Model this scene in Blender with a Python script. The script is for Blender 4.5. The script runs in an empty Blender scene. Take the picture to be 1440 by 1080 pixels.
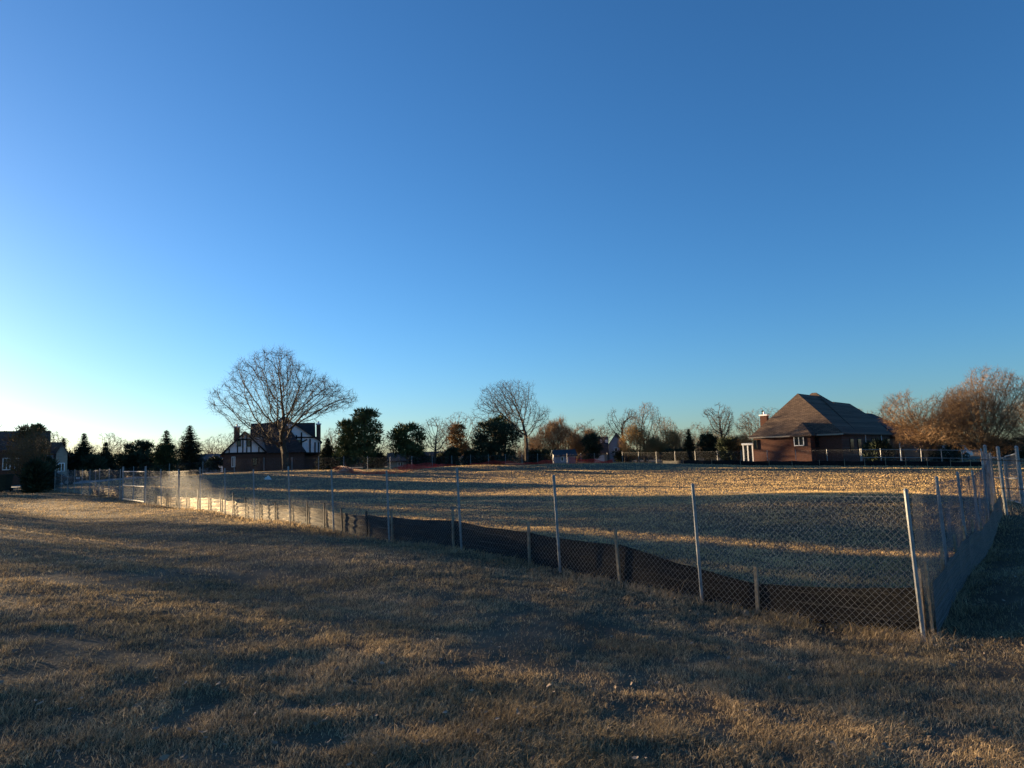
import bpy, math, random
import numpy as np
from mathutils import Vector, Matrix
from math import radians, sin, cos, pi, tan, atan, sqrt

# ------------------------------------------------------------------ scene, camera, sky, sun, exposure
scene = bpy.context.scene
C = scene.collection
F = 1000.0                      # focal length in pixels of the 1440 x 1080 picture
EYE = 1.62
PITCH = atan(105 / F)
ROLL = 0.03
_f = Vector((0, cos(PITCH), sin(PITCH)))
_r0 = Vector((1, 0, 0)); _u0 = Vector((0, -sin(PITCH), cos(PITCH)))
_r = _r0 * cos(ROLL) - _u0 * sin(ROLL)
_u = _u0 * cos(ROLL) + _r0 * sin(ROLL)
cam = bpy.data.cameras.new('camera')
cam.sensor_width = 36; cam.lens = F / 1440 * 36
cam.clip_start = 0.05; cam.clip_end = 8000
camo = bpy.data.objects.new('camera', cam); C.objects.link(camo)
camo.matrix_world = Matrix(((_r.x, _u.x, -_f.x, 0), (_r.y, _u.y, -_f.y, 0), (_r.z, _u.z, -_f.z, EYE), (0, 0, 0, 1)))
scene.camera = camo

SUN_AZ = radians(-57); SUN_EL = radians(5.5)
world = bpy.data.worlds.new('World'); scene.world = world
world.use_nodes = True
wn = world.node_tree.nodes; wl = world.node_tree.links
sky = wn.new('ShaderNodeTexSky'); sky.sky_type = 'NISHITA'; sky.sun_disc = False
sky.sun_elevation = SUN_EL; sky.sun_rotation = SUN_AZ
sky.air_density = 0.92; sky.dust_density = 0.55; sky.ozone_density = 4.3; sky.altitude = 200
bg = wn['Background']; bg.inputs['Strength'].default_value = 0.055
hsv = wn.new('ShaderNodeHueSaturation'); hsv.inputs['Hue'].default_value = 0.5; hsv.inputs['Saturation'].default_value = 1.03
wl.new(sky.outputs['Color'], hsv.inputs['Color']); wl.new(hsv.outputs['Color'], bg.inputs['Color'])
sd = Vector((sin(SUN_AZ) * cos(SUN_EL), cos(SUN_AZ) * cos(SUN_EL), sin(SUN_EL)))
sl = bpy.data.lights.new('sun', 'SUN'); sl.energy = 5.0; sl.angle = radians(0.5); sl.color = (1.0, 0.72, 0.40)
so = bpy.data.objects.new('sun', sl); C.objects.link(so); so.location = sd * 100
so.rotation_euler = (-sd).to_track_quat('-Z', 'Y').to_euler()
scene.view_settings.view_transform = 'Standard'; scene.view_settings.look = 'None'
scene.view_settings.exposure = 2.4; scene.view_settings.gamma = 1.0

# ------------------------------------------------------------------ helpers
def W(px, py, Y):
    """the point at forward distance Y that the photograph shows at pixel px, py"""
    d = _f + _r * ((px - 720) / F) - _u * ((py - 540) / F)
    k = Y / d.y
    return Vector((d.x * k, Y, EYE + d.z * k))

def tag(o, label=None, cat=None, group=None, kind=None):
    if label: o['label'] = label
    if cat: o['category'] = cat
    if group: o['group'] = group
    if kind: o['kind'] = kind
    return o

def empty(name, loc, label, cat, group=None):
    o = bpy.data.objects.new(name, None); C.objects.link(o); o.location = loc
    o.empty_display_size = 0.3
    return tag(o, label, cat, group)

LOCAL = set()                   # things whose meshes are written in their own coordinates
class MB:
    def __init__(s): s.v = []; s.f = []
    def quad(s, a, b, c, d):
        n = len(s.v); s.v += [tuple(a), tuple(b), tuple(c), tuple(d)]; s.f.append((n, n+1, n+2, n+3))
    def poly(s, pts):
        n = len(s.v); s.v += [tuple(p) for p in pts]; s.f.append(tuple(range(n, n+len(pts))))
    def box(s, x0, x1, y0, y1, z0, z1):
        n = len(s.v)
        s.v += [(x0,y0,z0),(x1,y0,z0),(x1,y1,z0),(x0,y1,z0),(x0,y0,z1),(x1,y0,z1),(x1,y1,z1),(x0,y1,z1)]
        for q in ((0,3,2,1),(4,5,6,7),(0,1,5,4),(1,2,6,5),(2,3,7,6),(3,0,4,7)): s.f.append(tuple(n+i for i in q))
    def tube(s, p0, p1, r0, r1=None, n=6, cap=True):
        if r1 is None: r1 = r0
        p0 = Vector(p0); p1 = Vector(p1); d = p1 - p0
        if d.length < 1e-6: return
        d.normalize()
        a = d.orthogonal().normalized(); b = d.cross(a)
        k = len(s.v)
        for p, r in ((p0, r0), (p1, r1)):
            for i in range(n):
                t = 2*pi*i/n; q = p + a*(cos(t)*r) + b*(sin(t)*r); s.v.append((q.x,q.y,q.z))
        for i in range(n):
            j = (i+1) % n; s.f.append((k+i, k+j, k+n+j, k+n+i))
        if cap:
            s.f.append(tuple(k+i for i in reversed(range(n)))); s.f.append(tuple(k+n+i for i in range(n)))
    def path(s, pts, r0, r1, n=6):
        for i in range(len(pts)-1):
            a = r0 + (r1-r0)*i/(len(pts)-1); b = r0 + (r1-r0)*(i+1)/(len(pts)-1)
            s.tube(pts[i], pts[i+1], a, b, n, cap=(i == 0 or i == len(pts)-2))
    def prism(s, pts, dy):
        """polygon in the x-z plane (points with y), pushed back by dy"""
        n = len(s.v); m = len(pts)
        s.v += [tuple(p) for p in pts] + [(p[0], p[1]+dy, p[2]) for p in pts]
        s.f.append(tuple(n+i for i in range(m))); s.f.append(tuple(n+m+i for i in reversed(range(m))))
        for i in range(m):
            j = (i+1) % m; s.f.append((n+j, n+i, n+m+i, n+m+j))
    def slab(s, pts, t):
        """polygon with thickness t downwards"""
        n = len(s.v); m = len(pts)
        s.v += [tuple(p) for p in pts] + [(p[0], p[1], p[2]-t) for p in pts]
        s.f.append(tuple(n+i for i in range(m))); s.f.append(tuple(n+m+i for i in reversed(range(m))))
        for i in range(m):
            j = (i+1) % m; s.f.append((n+j, n+i, n+m+i, n+m+j))
    def mesh(s, name, mat, smooth=False):
        me = bpy.data.meshes.new(name); me.from_pydata(s.v, [], s.f); me.update()
        if mat: me.materials.append(mat)
        if smooth: me.polygons.foreach_set('use_smooth', [True]*len(me.polygons))
        return me
    def build(s, name, mat, parent=None, smooth=False):
        o = bpy.data.objects.new(name, s.mesh(name, mat, smooth)); C.objects.link(o)
        if parent:
            o.parent = parent
            w = parent; off = Vector((0,0,0)); top = parent
            while top.parent: top = top.parent
            while w: off += w.location; w = w.parent
            if top.name in LOCAL: off = Vector((0,0,0))
            o.location = -off           # vertices are written in world coordinates
        return o

def root_at_base(name, mb_parts, loc, label, cat, group=None):
    r = empty(name, loc, label, cat, group)
    for nm, mb, m in mb_parts: mb.build(nm, m, r)
    return r

# ------------------------------------------------------------------ materials
def mat(name, cols, scale=3.0, rough=0.85, bump=0.0, detail=4, spec=0.3, metallic=0.0, bscale=None, stretch=None, ramp=(0.35, 0.65)):
    m = bpy.data.materials.new(name); m.use_nodes = True
    nt = m.node_tree; n = nt.nodes; l = nt.links; p = n['Principled BSDF']
    p.inputs['Roughness'].default_value = rough; p.inputs['Metallic'].default_value = metallic
    p.inputs['Specular IOR Level'].default_value = spec
    tc = n.new('ShaderNodeTexCoord'); src = tc.outputs['Object']
    if stretch:
        mp = n.new('ShaderNodeMapping'); mp.inputs['Scale'].default_value = stretch
        l.new(src, mp.inputs['Vector']); src = mp.outputs['Vector']
    nz = n.new('ShaderNodeTexNoise'); nz.inputs['Scale'].default_value = scale; nz.inputs['Detail'].default_value = detail
    l.new(src, nz.inputs['Vector'])
    cr = n.new('ShaderNodeValToRGB'); e = cr.color_ramp.elements
    e[0].position = ramp[0]; e[1].position = ramp[1]
    e[0].color = (*cols[0], 1); e[1].color = (*cols[-1], 1)
    for i, c in enumerate(cols[1:-1]):
        el = cr.color_ramp.elements.new(ramp[0] + (ramp[1]-ramp[0])*(i+1)/(len(cols)-1)); el.color = (*c, 1)
    l.new(nz.outputs['Fac'], cr.inputs['Fac']); l.new(cr.outputs['Color'], p.inputs['Base Color'])
    if bump:
        b = n.new('ShaderNodeBump'); b.inputs['Strength'].default_value = bump; b.inputs['Distance'].default_value = 0.05
        n2 = n.new('ShaderNodeTexNoise'); n2.inputs['Scale'].default_value = bscale or scale*4; n2.inputs['Detail'].default_value = 5
        l.new(src, n2.inputs['Vector']); l.new(n2.outputs['Fac'], b.inputs['Height']); l.new(b.outputs['Normal'], p.inputs['Normal'])
    return m

def brick_mat(name, c1, c2, mortar, sx=4.4, row=0.075):
    m = bpy.data.materials.new(name); m.use_nodes = True
    nt = m.node_tree; n = nt.nodes; l = nt.links; p = n['Principled BSDF']; p.inputs['Roughness'].default_value = 0.9
    p.inputs['Specular IOR Level'].default_value = 0.2
    tc = n.new('ShaderNodeTexCoord'); mp = n.new('ShaderNodeMapping'); mp.inputs['Rotation'].default_value = (radians(90), 0, radians(7))
    br = n.new('ShaderNodeTexBrick'); br.inputs['Scale'].default_value = 1.0
    br.inputs['Brick Width'].default_value = row*3; br.inputs['Row Height'].default_value = row; br.inputs['Mortar Size'].default_value = 0.009
    br.inputs['Color1'].default_value = (*c1, 1); br.inputs['Color2'].default_value = (*c2, 1); br.inputs['Mortar'].default_value = (*mortar, 1)
    l.new(tc.outputs['Object'], mp.inputs['Vector']); l.new(mp.outputs['Vector'], br.inputs['Vector'])
    nz = n.new('ShaderNodeTexNoise'); nz.inputs['Scale'].default_value = 0.8; nz.inputs['Detail'].default_value = 5
    l.new(tc.outputs['Object'], nz.inputs['Vector'])
    mx = n.new('ShaderNodeMix'); mx.data_type = 'RGBA'; mx.blend_type = 'MULTIPLY'; mx.inputs[0].default_value = 0.5
    cr = n.new('ShaderNodeValToRGB'); cr.color_ramp.elements[0].color = (.45,.4,.4,1); cr.color_ramp.elements[1].color = (1.2,1.1,1.05,1)
    l.new(nz.outputs['Fac'], cr.inputs['Fac']); l.new(br.outputs['Color'], mx.inputs[6]); l.new(cr.outputs['Color'], mx.inputs[7])
    l.new(mx.outputs[2], p.inputs['Base Color'])
    return m

def shingle_mat(name, c1, c2, row=0.16):
    m = brick_mat(name, c1, c2, tuple(x*0.55 for x in c1), row=row)
    for nd in m.node_tree.nodes:
        if nd.type == 'TEX_BRICK': nd.inputs['Mortar Size'].default_value = 0.02; nd.inputs['Bias'].default_value = 0.1
    return m

M = {}
M['galv'] = mat('galvanised steel', [(.20,.205,.205),(.31,.315,.31)], 9, .55, spec=.4, metallic=.15)
M['wire'] = mat('galvanised wire', [(.15,.155,.16),(.24,.245,.25)], 9, .65, spec=.25, metallic=.1)
M['wood'] = mat('weathered stake wood', [(.20,.16,.11),(.34,.28,.20)], 14, .85, bump=.3)
M['bark'] = mat('dark bark', [(.045,.036,.028),(.10,.08,.062)], 6, .95, bump=.3, spec=.1)
M['bark2'] = mat('grey brown bark', [(.085,.066,.048),(.16,.125,.09)], 6, .95, spec=.1)
M['twig_tan'] = mat('tan twigs', [(.12,.075,.04),(.22,.145,.08)], .5, .9, spec=.1)
M['twig_red'] = mat('red brown twigs', [(.12,.074,.041),(.24,.152,.085)], .5, .9, spec=.1)
M['twig_gold'] = mat('golden twigs', [(.18,.115,.045),(.30,.20,.085)], .6, .9, spec=.1)
M['needle_dark'] = mat('dark spruce needles', [(.018,.028,.018),(.060,.074,.038)], 1.1, .8, spec=.15)
M['needle_pine'] = mat('pine needles', [(.035,.050,.020),(.13,.14,.05)], .9, .8, spec=.15)
M['needle_olive'] = mat('olive juniper leaves', [(.026,.036,.014),(.060,.070,.026)], 1.2, .8, spec=.15)
M['leaf_brown'] = mat('brown dry leaves kept in winter', [(.12,.075,.032),(.26,.165,.065)], .8, .85, spec=.15)
M['brick_red'] = brick_mat('red brick', (.085,.031,.020), (.125,.046,.029), (.12,.09,.075))
M['brick_brown'] = brick_mat('brown brick', (.085,.045,.032), (.12,.062,.042), (.13,.10,.085))
M['shingle'] = shingle_mat('brown roof shingles', (.085,.060,.046), (.16,.115,.085))
M['shingle_dark'] = shingle_mat('dark roof shingles', (.040,.038,.042), (.068,.064,.066))
M['shingle_blue'] = shingle_mat('blue grey roof shingles', (.045,.065,.08), (.065,.09,.105))
M['shingle_red'] = shingle_mat('red brown roof shingles', (.11,.060,.045), (.17,.095,.07))
M['stucco'] = mat('white stucco', [(.80,.81,.82),(.88,.88,.88)], 2.2, .9, bump=.1)
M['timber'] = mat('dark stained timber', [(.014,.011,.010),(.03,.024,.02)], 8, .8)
M['trim'] = mat('white painted trim', [(.72,.71,.68),(.82,.81,.78)], 5, .6)
M['siding'] = mat('pale grey siding', [(.22,.23,.25),(.29,.30,.32)], 1.0, .75, stretch=(1,1,14))
M['siding_tan'] = mat('tan siding', [(.30,.25,.19),(.40,.34,.26)], 1.0, .8, stretch=(1,1,14))
M['siding_gold'] = mat('yellow tan siding', [(.42,.30,.16),(.52,.38,.22)], 1.0, .8, stretch=(1,1,14))
M['siding_white'] = mat('white siding', [(.60,.62,.64),(.74,.75,.76)], 1.0, .7, stretch=(1,1,14))
M['glass'] = mat('dark window glass', [(.012,.014,.017),(.02,.024,.03)], 2, .12, spec=.6)
M['asphalt'] = mat('pale concrete road', [(.30,.29,.28),(.40,.39,.37)], 3, .9, bump=.1)
M['bin'] = mat('dark green plastic', [(.008,.022,.016),(.014,.034,.024)], 4, .45)
M['rubber'] = mat('black rubber', [(.012,.012,.012),(.022,.022,.022)], 8, .8)
M['car_dark'] = mat('dark car paint', [(.012,.013,.016),(.02,.021,.025)], 2, .25, spec=.6)
M['car_blue'] = mat('blue car paint', [(.06,.13,.22),(.09,.17,.27)], 2, .25, spec=.6)
M['car_white'] = mat('white car paint', [(.70,.68,.63),(.78,.76,.71)], 2, .3, spec=.6)
M['stone'] = mat('tan stone', [(.30,.21,.13),(.48,.35,.22)], 22, .9, bump=.6)
M['paper'] = mat('crumpled white plastic', [(.66,.66,.66),(.80,.80,.80)], 8, .6)
M['net'] = mat('red orange plastic net', [(.36,.022,.014),(.50,.04,.022)], 2.5, .55)
M['tarp'] = mat('faded salmon plastic net', [(.45,.17,.10),(.62,.30,.20)], 6, .7)

def fabric_mat():
    m = mat('black woven silt fabric', [(.006,.006,.007),(.013,.012,.012)], 1.6, .42, spec=.42, stretch=(1,1,4))
    n = m.node_tree.nodes; l = m.node_tree.links; p = n['Principled BSDF']
    tc = n.new('ShaderNodeTexCoord'); mp = n.new('ShaderNodeMapping'); mp.inputs['Scale'].default_value = (.9, .9, 22)
    nz = n.new('ShaderNodeTexNoise'); nz.inputs['Scale'].default_value = 1; nz.inputs['Detail'].default_value = 3
    b = n.new('ShaderNodeBump'); b.inputs['Strength'].default_value = 1.0; b.inputs['Distance'].default_value = .05
    l.new(tc.outputs['Object'], mp.inputs['Vector']); l.new(mp.outputs['Vector'], nz.inputs['Vector'])
    l.new(nz.outputs['Fac'], b.inputs['Height']); l.new(b.outputs['Normal'], p.inputs['Normal'])
    p.inputs['Specular IOR Level'].default_value = 0; p.inputs['Roughness'].default_value = 1
    p.inputs['Sheen Weight'].default_value = .34; p.inputs['Sheen Roughness'].default_value = .45
    g = n.new('ShaderNodeBsdfGlossy'); g.inputs['Roughness'].default_value = .33; g.inputs['Color'].default_value = (.95, .80, .58, 1); l.new(b.outputs['Normal'], g.inputs['Normal'])
    lw = n.new('ShaderNodeLayerWeight'); lw.inputs['Blend'].default_value = .5; l.new(b.outputs['Normal'], lw.inputs['Normal'])
    pw = n.new('ShaderNodeMath'); pw.operation = 'POWER'; pw.inputs[1].default_value = 7; l.new(lw.outputs['Facing'], pw.inputs[0])
    mu = n.new('ShaderNodeMath'); mu.operation = 'MULTIPLY'; mu.inputs[1].default_value = .16; l.new(pw.outputs[0], mu.inputs[0])
    ms = n.new('ShaderNodeMixShader'); l.new(mu.outputs[0], ms.inputs[0]); l.new(p.outputs[0], ms.inputs[1]); l.new(g.outputs[0], ms.inputs[2])
    l.new(ms.outputs[0], n['Material Output'].inputs['Surface'])
    return m
M['fabric'] = fabric_mat()

def grass_mat(name, straw, tan_, green, dark, translucent):
    """dormant turf: straw and dull green patches by position, each blade a little different"""
    m = bpy.data.materials.new(name); m.use_nodes = True
    nt = m.node_tree; n = nt.nodes; l = nt.links
    p = n['Principled BSDF']; p.inputs['Roughness'].default_value = .8; p.inputs['Specular IOR Level'].default_value = .12
    tc = n.new('ShaderNodeTexCoord')
    def noise(sc, det=3):
        z = n.new('ShaderNodeTexNoise'); z.inputs['Scale'].default_value = sc; z.inputs['Detail'].default_value = det
        l.new(tc.outputs['Object'], z.inputs['Vector']); return z.outputs['Fac']
    def ramp(src, a, b, c0, c1):
        r = n.new('ShaderNodeValToRGB'); r.color_ramp.elements[0].position = a; r.color_ramp.elements[1].position = b
        r.color_ramp.elements[0].color = (*c0, 1); r.color_ramp.elements[1].color = (*c1, 1); l.new(src, r.inputs['Fac']); return r.outputs['Color']
    def mix(f, a, b):
        x = n.new('ShaderNodeMix'); x.data_type = 'RGBA'
        l.new(f, x.inputs[0]); l.new(a, x.inputs[6]); l.new(b, x.inputs[7]); return x.outputs[2]
    at = n.new('ShaderNodeAttribute'); at.attribute_name = 'rnd'
    s = ramp(noise(1.7), .35, .65, tan_, straw)
    g = ramp(noise(2.3), .35, .65, dark, green)
    big = ramp(noise(.33, 5), .40, .66, (0,0,0), (1,1,1))
    sm = ramp(at.outputs['Fac'], .1, .95, (0,0,0), (.42,.42,.42))
    ad = n.new('ShaderNodeMath'); ad.operation = 'MULTIPLY_ADD'
    l.new(big, ad.inputs[0]); ad.inputs[1].default_value = .42; l.new(sm, ad.inputs[2])
    ad.use_clamp = True
    col = mix(ad.outputs[0], s, g)
    hs = n.new('ShaderNodeHueSaturation')
    mr = n.new('ShaderNodeMapRange'); mr.inputs[3].default_value = .22; mr.inputs[4].default_value = 1.95
    at2 = n.new('ShaderNodeAttribute'); at2.attribute_name = 'rnd2'
    if translucent:
        at3 = n.new('ShaderNodeAttribute'); at3.attribute_name = 'lot'; mr3 = n.new('ShaderNodeMapRange'); mr3.inputs[3].default_value = .82; mr3.inputs[4].default_value = 1.0
        l.new(at3.outputs['Fac'], mr3.inputs[0]); l.new(mr3.outputs[0], hs.inputs['Saturation'])  # turf outside the lot greyed so it reads as shaded
        l.new(at2.outputs['Fac'], mr.inputs[0]); l.new(mr.outputs[0], hs.inputs['Value'])
    l.new(col, hs.inputs['Color']); l.new(hs.outputs['Color'], p.inputs['Base Color'])
    if translucent:
        t = n.new('ShaderNodeBsdfTranslucent'); l.new(hs.outputs['Color'], t.inputs['Color'])
        ms = n.new('ShaderNodeMixShader'); ms.inputs[0].default_value = translucent
        l.new(p.outputs[0], ms.inputs[1]); l.new(t.outputs[0], ms.inputs[2]); l.new(ms.outputs[0], n['Material Output'].inputs['Surface'])
    else:
        b = n.new('ShaderNodeBump'); b.inputs['Strength'].default_value = .8; b.inputs['Distance'].default_value = .04
        l.new(noise(28, 4), b.inputs['Height']); l.new(b.outputs['Normal'], p.inputs['Normal'])
    return m
M['ground'] = grass_mat('dormant turf soil', (.13,.095,.058), (.085,.062,.038), (.045,.043,.024), (.024,.021,.014), 0)
M['blade'] = grass_mat('dormant grass blades', (.58,.40,.19), (.42,.28,.13), (.19,.16,.07), (.095,.08,.037), .3)

# ------------------------------------------------------------------ the lie of the land
CP0 = Vector((4.7, 8.55, 0)); DN = Vector((-.643, .766, 0)); DR = Vector((.6, .8, 0))
def near_pt(s): return CP0 + DN*s
BASES = [905, 848, 803, 773, 762, 748, 737, 732, 725, 719, 716, 712, 708]
cps = []
for k, py in enumerate(BASES):
    q = near_pt(3.05*k); px = 720 + 1000*q.x/q.y
    cps.append((q.x, q.y, W(px, py, q.y).z))
def addc(px, py, Y): q = W(px, py, Y); cps.append((q.x, q.y, q.z))
for a in [(78,690,60.3),(138,697,48),(0,689,68),(0,700,45),(0,740,22),(60,860,8.2),(1440,800,10.5),
          (600,660,85),(450,663,76),(330,668,70),(720,655,97),(867,652,104),(990,654,87),(1100,655,77),(1213,655,70),(1375,656,70),
          (1397,698,24),(1345,846,11.0),(1372,775,16),(1440,712,24),(1100,690,37),(800,700,36),(1000,740,21.5),(600,712,33)]: addc(*a)
cps += [(0,0,0),(-6,0,.15),(6,0,-.55),(3,4,-.28),(-3,4,.04),(0,6.5,-.22),(-14,8,.3),(14,4,-.9),(0,-12,.3),(-30,20,.35),(30,20,-.9),(30,-5,-.6),(-30,-8,.4),(45,45,-.6)]
for i in range(12):
    t = 2*pi*i/12; cps.append((170*sin(t), 170*cos(t), .5 - .9*sin(t)))
P = np.array(cps)
def _tps(d2): return np.where(d2 > 1e-9, d2*np.log(np.maximum(d2, 1e-9))*.5, 0)
_K = _tps(((P[:,None,:2]-P[None,:,:2])**2).sum(-1)) + np.eye(len(P))*1.5
_Q = np.c_[np.ones(len(P)), P[:,:2]]
_A = np.block([[_K, _Q],[_Q.T, np.zeros((3,3))]])
_Wt = np.linalg.solve(_A, np.r_[P[:,2], 0,0,0])
rng = np.random.default_rng(7)
_tab = rng.random((256,256))
def vnoise(x, y):
    xi = np.floor(x).astype(int); yi = np.floor(y).astype(int); fx = x-xi; fy = y-yi
    fx = fx*fx*(3-2*fx); fy = fy*fy*(3-2*fy)
    g = lambda a, b: _tab[a % 256, b % 256]
    return (g(xi,yi)*(1-fx)+g(xi+1,yi)*fx)*(1-fy) + (g(xi,yi+1)*(1-fx)+g(xi+1,yi+1)*fx)*fy - .5
def ground(x, y):
    x = np.atleast_1d(np.asarray(x, float)); y = np.atleast_1d(np.asarray(y, float))
    r = np.hypot(x, y); k = np.minimum(1, 165/np.maximum(r, 1e-6)); xs = x*k; ys = y*k
    z = np.empty_like(x)
    for i in range(0, len(x), 20000):
        sl_ = slice(i, i+20000)
        d2 = (xs[sl_,None]-P[None,:,0])**2 + (ys[sl_,None]-P[None,:,1])**2
        z[sl_] = _tps(d2) @ _Wt[:len(P)] + _Wt[-3] + _Wt[-2]*xs[sl_] + _Wt[-1]*ys[sl_]
    fade = np.clip((r-2)/14, 0, 1)
    z += .03*vnoise(x*1.1, y*1.1) + .022*vnoise(x*2.7+9, y*2.7) + .012*vnoise(x*6+3, y*6)
    z += fade*(.10*vnoise(x*.30+4, y*.30+8))
    fd = (x-4.7)*.766+(y-8.55)*.643; fs = (x-4.7)*-.643+(y-8.55)*.766
    z -= .20*np.exp(-((fd+4.6)/1.5)**2)*np.clip((fs-2)/6, 0, 1)*np.clip((60-fs)/15, 0, 1)
    # low mounds near the far side of the lot
    for (mx, my, rx, ry, hh) in ((-4,74,7,4,.55),(5,80,8,5,.45),(14,86,9,5,.3),(1,66,9,2.5,.25)):
        z += hh*np.exp(-((x-mx)/rx)**2 - ((y-my)/ry)**2)
    return z
def gz(x, y): return float(ground([x], [y])[0])
def onground(px, Y):
    x = (px-720)/F*Y*1.0
    for _ in range(3):                      # follow the leaning horizon of the tilted camera
        z = gz(x, Y); p = W(px, 660, Y); x = p.x
    return Vector((x, Y, gz(x, Y)))

def build_ground():
    rr = np.concatenate([[0], np.geomspace(.4, 4000, 300)]); na = 900
    a = np.linspace(0, 2*pi, na, endpoint=False)
    X = (rr[1:,None]*np.sin(a)[None]).ravel(); Y = (rr[1:,None]*np.cos(a)[None]).ravel()
    Z = ground(X, Y)
    co = np.vstack([[0,0,gz(0,0)], np.c_[X,Y,Z]])
    nr = len(rr)-1
    i = np.arange(nr-1)[:,None]; j = np.arange(na)[None]; j2 = (j+1) % na
    q = np.stack([1+i*na+j, 1+(i+1)*na+j, 1+(i+1)*na+j2, 1+i*na+j2], -1).reshape(-1,4)[:, ::-1]
    fan = [(0, 1+int((k+1) % na), 1+k) for k in range(na)]
    me = bpy.data.meshes.new('ground')
    me.from_pydata(co.tolist(), [], q.tolist()+fan); me.update()
    me.polygons.foreach_set('use_smooth', [True]*len(me.polygons))
    me.materials.append(M['ground'])
    o = bpy.data.objects.new('ground', me); C.objects.link(o); tag(o, kind='structure')
build_ground()

def strip(name, pts, width, m, lift=.02):
    mb = MB(); dense = []
    for (a, b) in zip(pts[:-1], pts[1:]):
        for k in range(12): dense.append(a + (b-a)*(k/12))
    dense.append(pts[-1])
    L = []; R = []
    for i, p in enumerate(dense):
        d = (dense[min(i+1, len(dense)-1)] - dense[max(i-1, 0)]); d.z = 0; d.normalize(); n = Vector((-d.y, d.x, 0))
        a = p + n*width/2; b = p - n*width/2
        zz = max(gz(a.x,a.y), gz(b.x,b.y), gz(p.x,p.y)) + lift
        L.append((a.x,a.y,zz)); R.append((b.x,b.y,zz))
    for i in range(len(L)-1): mb.slab([R[i], R[i+1], L[i+1], L[i]], .15)
    o = mb.build(name, m); tag(o, kind='structure'); return o
strip('road', [Vector((-140,62,0)), Vector((-75,66,0)), Vector((-50,72,0)), Vector((-46,86,0)), Vector((-46,102,0)), Vector((-49,118,0)), Vector((-60,150,0))], 5.5, M['asphalt'], .05)

# ------------------------------------------------------------------ turf
def grass():
    n = 1250000
    u = rng.random(n); r0, r1, al = 2.3, 118.0, -.32
    r = (r0**al + u*(r1**al - r0**al))**(1/al)
    az = (rng.random(n)*2-1)*radians(47)
    x = r*np.sin(az); y = r*np.cos(az)
    cl = vnoise(x*3.1, y*3.1) + .6*vnoise(x*7+5, y*7) + .5*vnoise(x*.9, y*.9+3)
    bald = np.clip((vnoise(x*.45+7, y*.45+2) - .16)*5, 0, .8)*np.exp(-r/40)
    keep = rng.random(n) < np.clip(.72 + .1*(1-np.exp(-r/20)) + cl*1.5*np.exp(-r/30) - bald, .06, 1)
    x = x[keep]; y = y[keep]; r = r[keep]; cl = cl[keep]; n = len(x)
    z = ground(x, y)
    # longer dry tufts against the fence lines
    qx = x-CP0.x; qy = y-CP0.y
    s1 = qx*DN.x+qy*DN.y; d1 = qx*.766+qy*.643
    s2 = qx*DR.x+qy*DR.y; d2 = qx*(-.8)+qy*.6
    near = np.exp(-((d1+.12)/.22)**2)*(s1 > -.4)*(s1 < 37) + np.exp(-((d2+.1)/.2)**2)*(s2 > -.3)*(s2 < 20)
    h = (.017+.027*rng.random(n)**1.5)*(1+.7*np.clip(cl, -.6, .8)*np.exp(-r/25))*(1+np.minimum(r, 80)/130) * (1+2.8*near*rng.random(n)) * (1+.9*(rng.random(n) > .985))
    w = np.maximum(.0040, r*.00060)*(.5+1.0*rng.random(n))
    ang = rng.random(n)*2*pi
    lean = h*(.4+1.3*rng.random(n)); la = rng.normal(0.5, 1.5, n) + 2.2*vnoise(x*.8, y*.8)
    dx = np.cos(ang)*w/2; dy = np.sin(ang)*w/2
    lx = np.cos(la)*lean; ly = np.sin(la)*lean
    V = np.empty((n, 5, 3))
    V[:,0] = np.c_[x-dx, y-dy, z-.006]; V[:,1] = np.c_[x+dx, y+dy, z-.006]
    V[:,2] = np.c_[x+dx*.8+lx*.35, y+dy*.8+ly*.35, z+h*.62]; V[:,3] = np.c_[x-dx*.8+lx*.35, y-dy*.8+ly*.35, z+h*.62]
    V[:,4] = np.c_[x+lx, y+ly, z+h]
    inside = ((d1 > .1) & (d2 > .1)).astype(float)  # paler straw in the field, its value lifted further to read as sunlit
    me = bpy.data.meshes.new('grass')
    me.vertices.add(n*5); me.vertices.foreach_set('co', V.ravel())
    b = (np.arange(n)*5)[:,None]
    loops = np.concatenate([b+np.array([[0,1,2,3]]), b+np.array([[3,2,4]])], 1).ravel()
    me.loops.add(len(loops)); me.loops.foreach_set('vertex_index', loops)
    me.polygons.add(n*2)
    ls = np.stack([np.arange(n)*7, np.arange(n)*7+4], 1).ravel()
    me.polygons.foreach_set('loop_start', ls)
    me.update(calc_edges=True)
    for nm, val in (('rnd', np.clip(rng.random(n)*.8 + .25 - .45*near - .22*inside, 0, 1)), ('rnd2', np.clip(.43 + (rng.random(n)-.5)*(.25+.5*np.exp(-r/22)) + .33*inside, 0, 1)), ('lot', inside)):
        a = me.attributes.new(nm, 'FLOAT', 'POINT'); a.data.foreach_set('value', np.repeat(val, 5))
    me.materials.append(M['blade'])
    o = bpy.data.objects.new('grass', me); C.objects.link(o)
    tag(o, 'short dormant straw and dull green grass over the whole lot', 'grass', kind='stuff')
grass()

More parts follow.
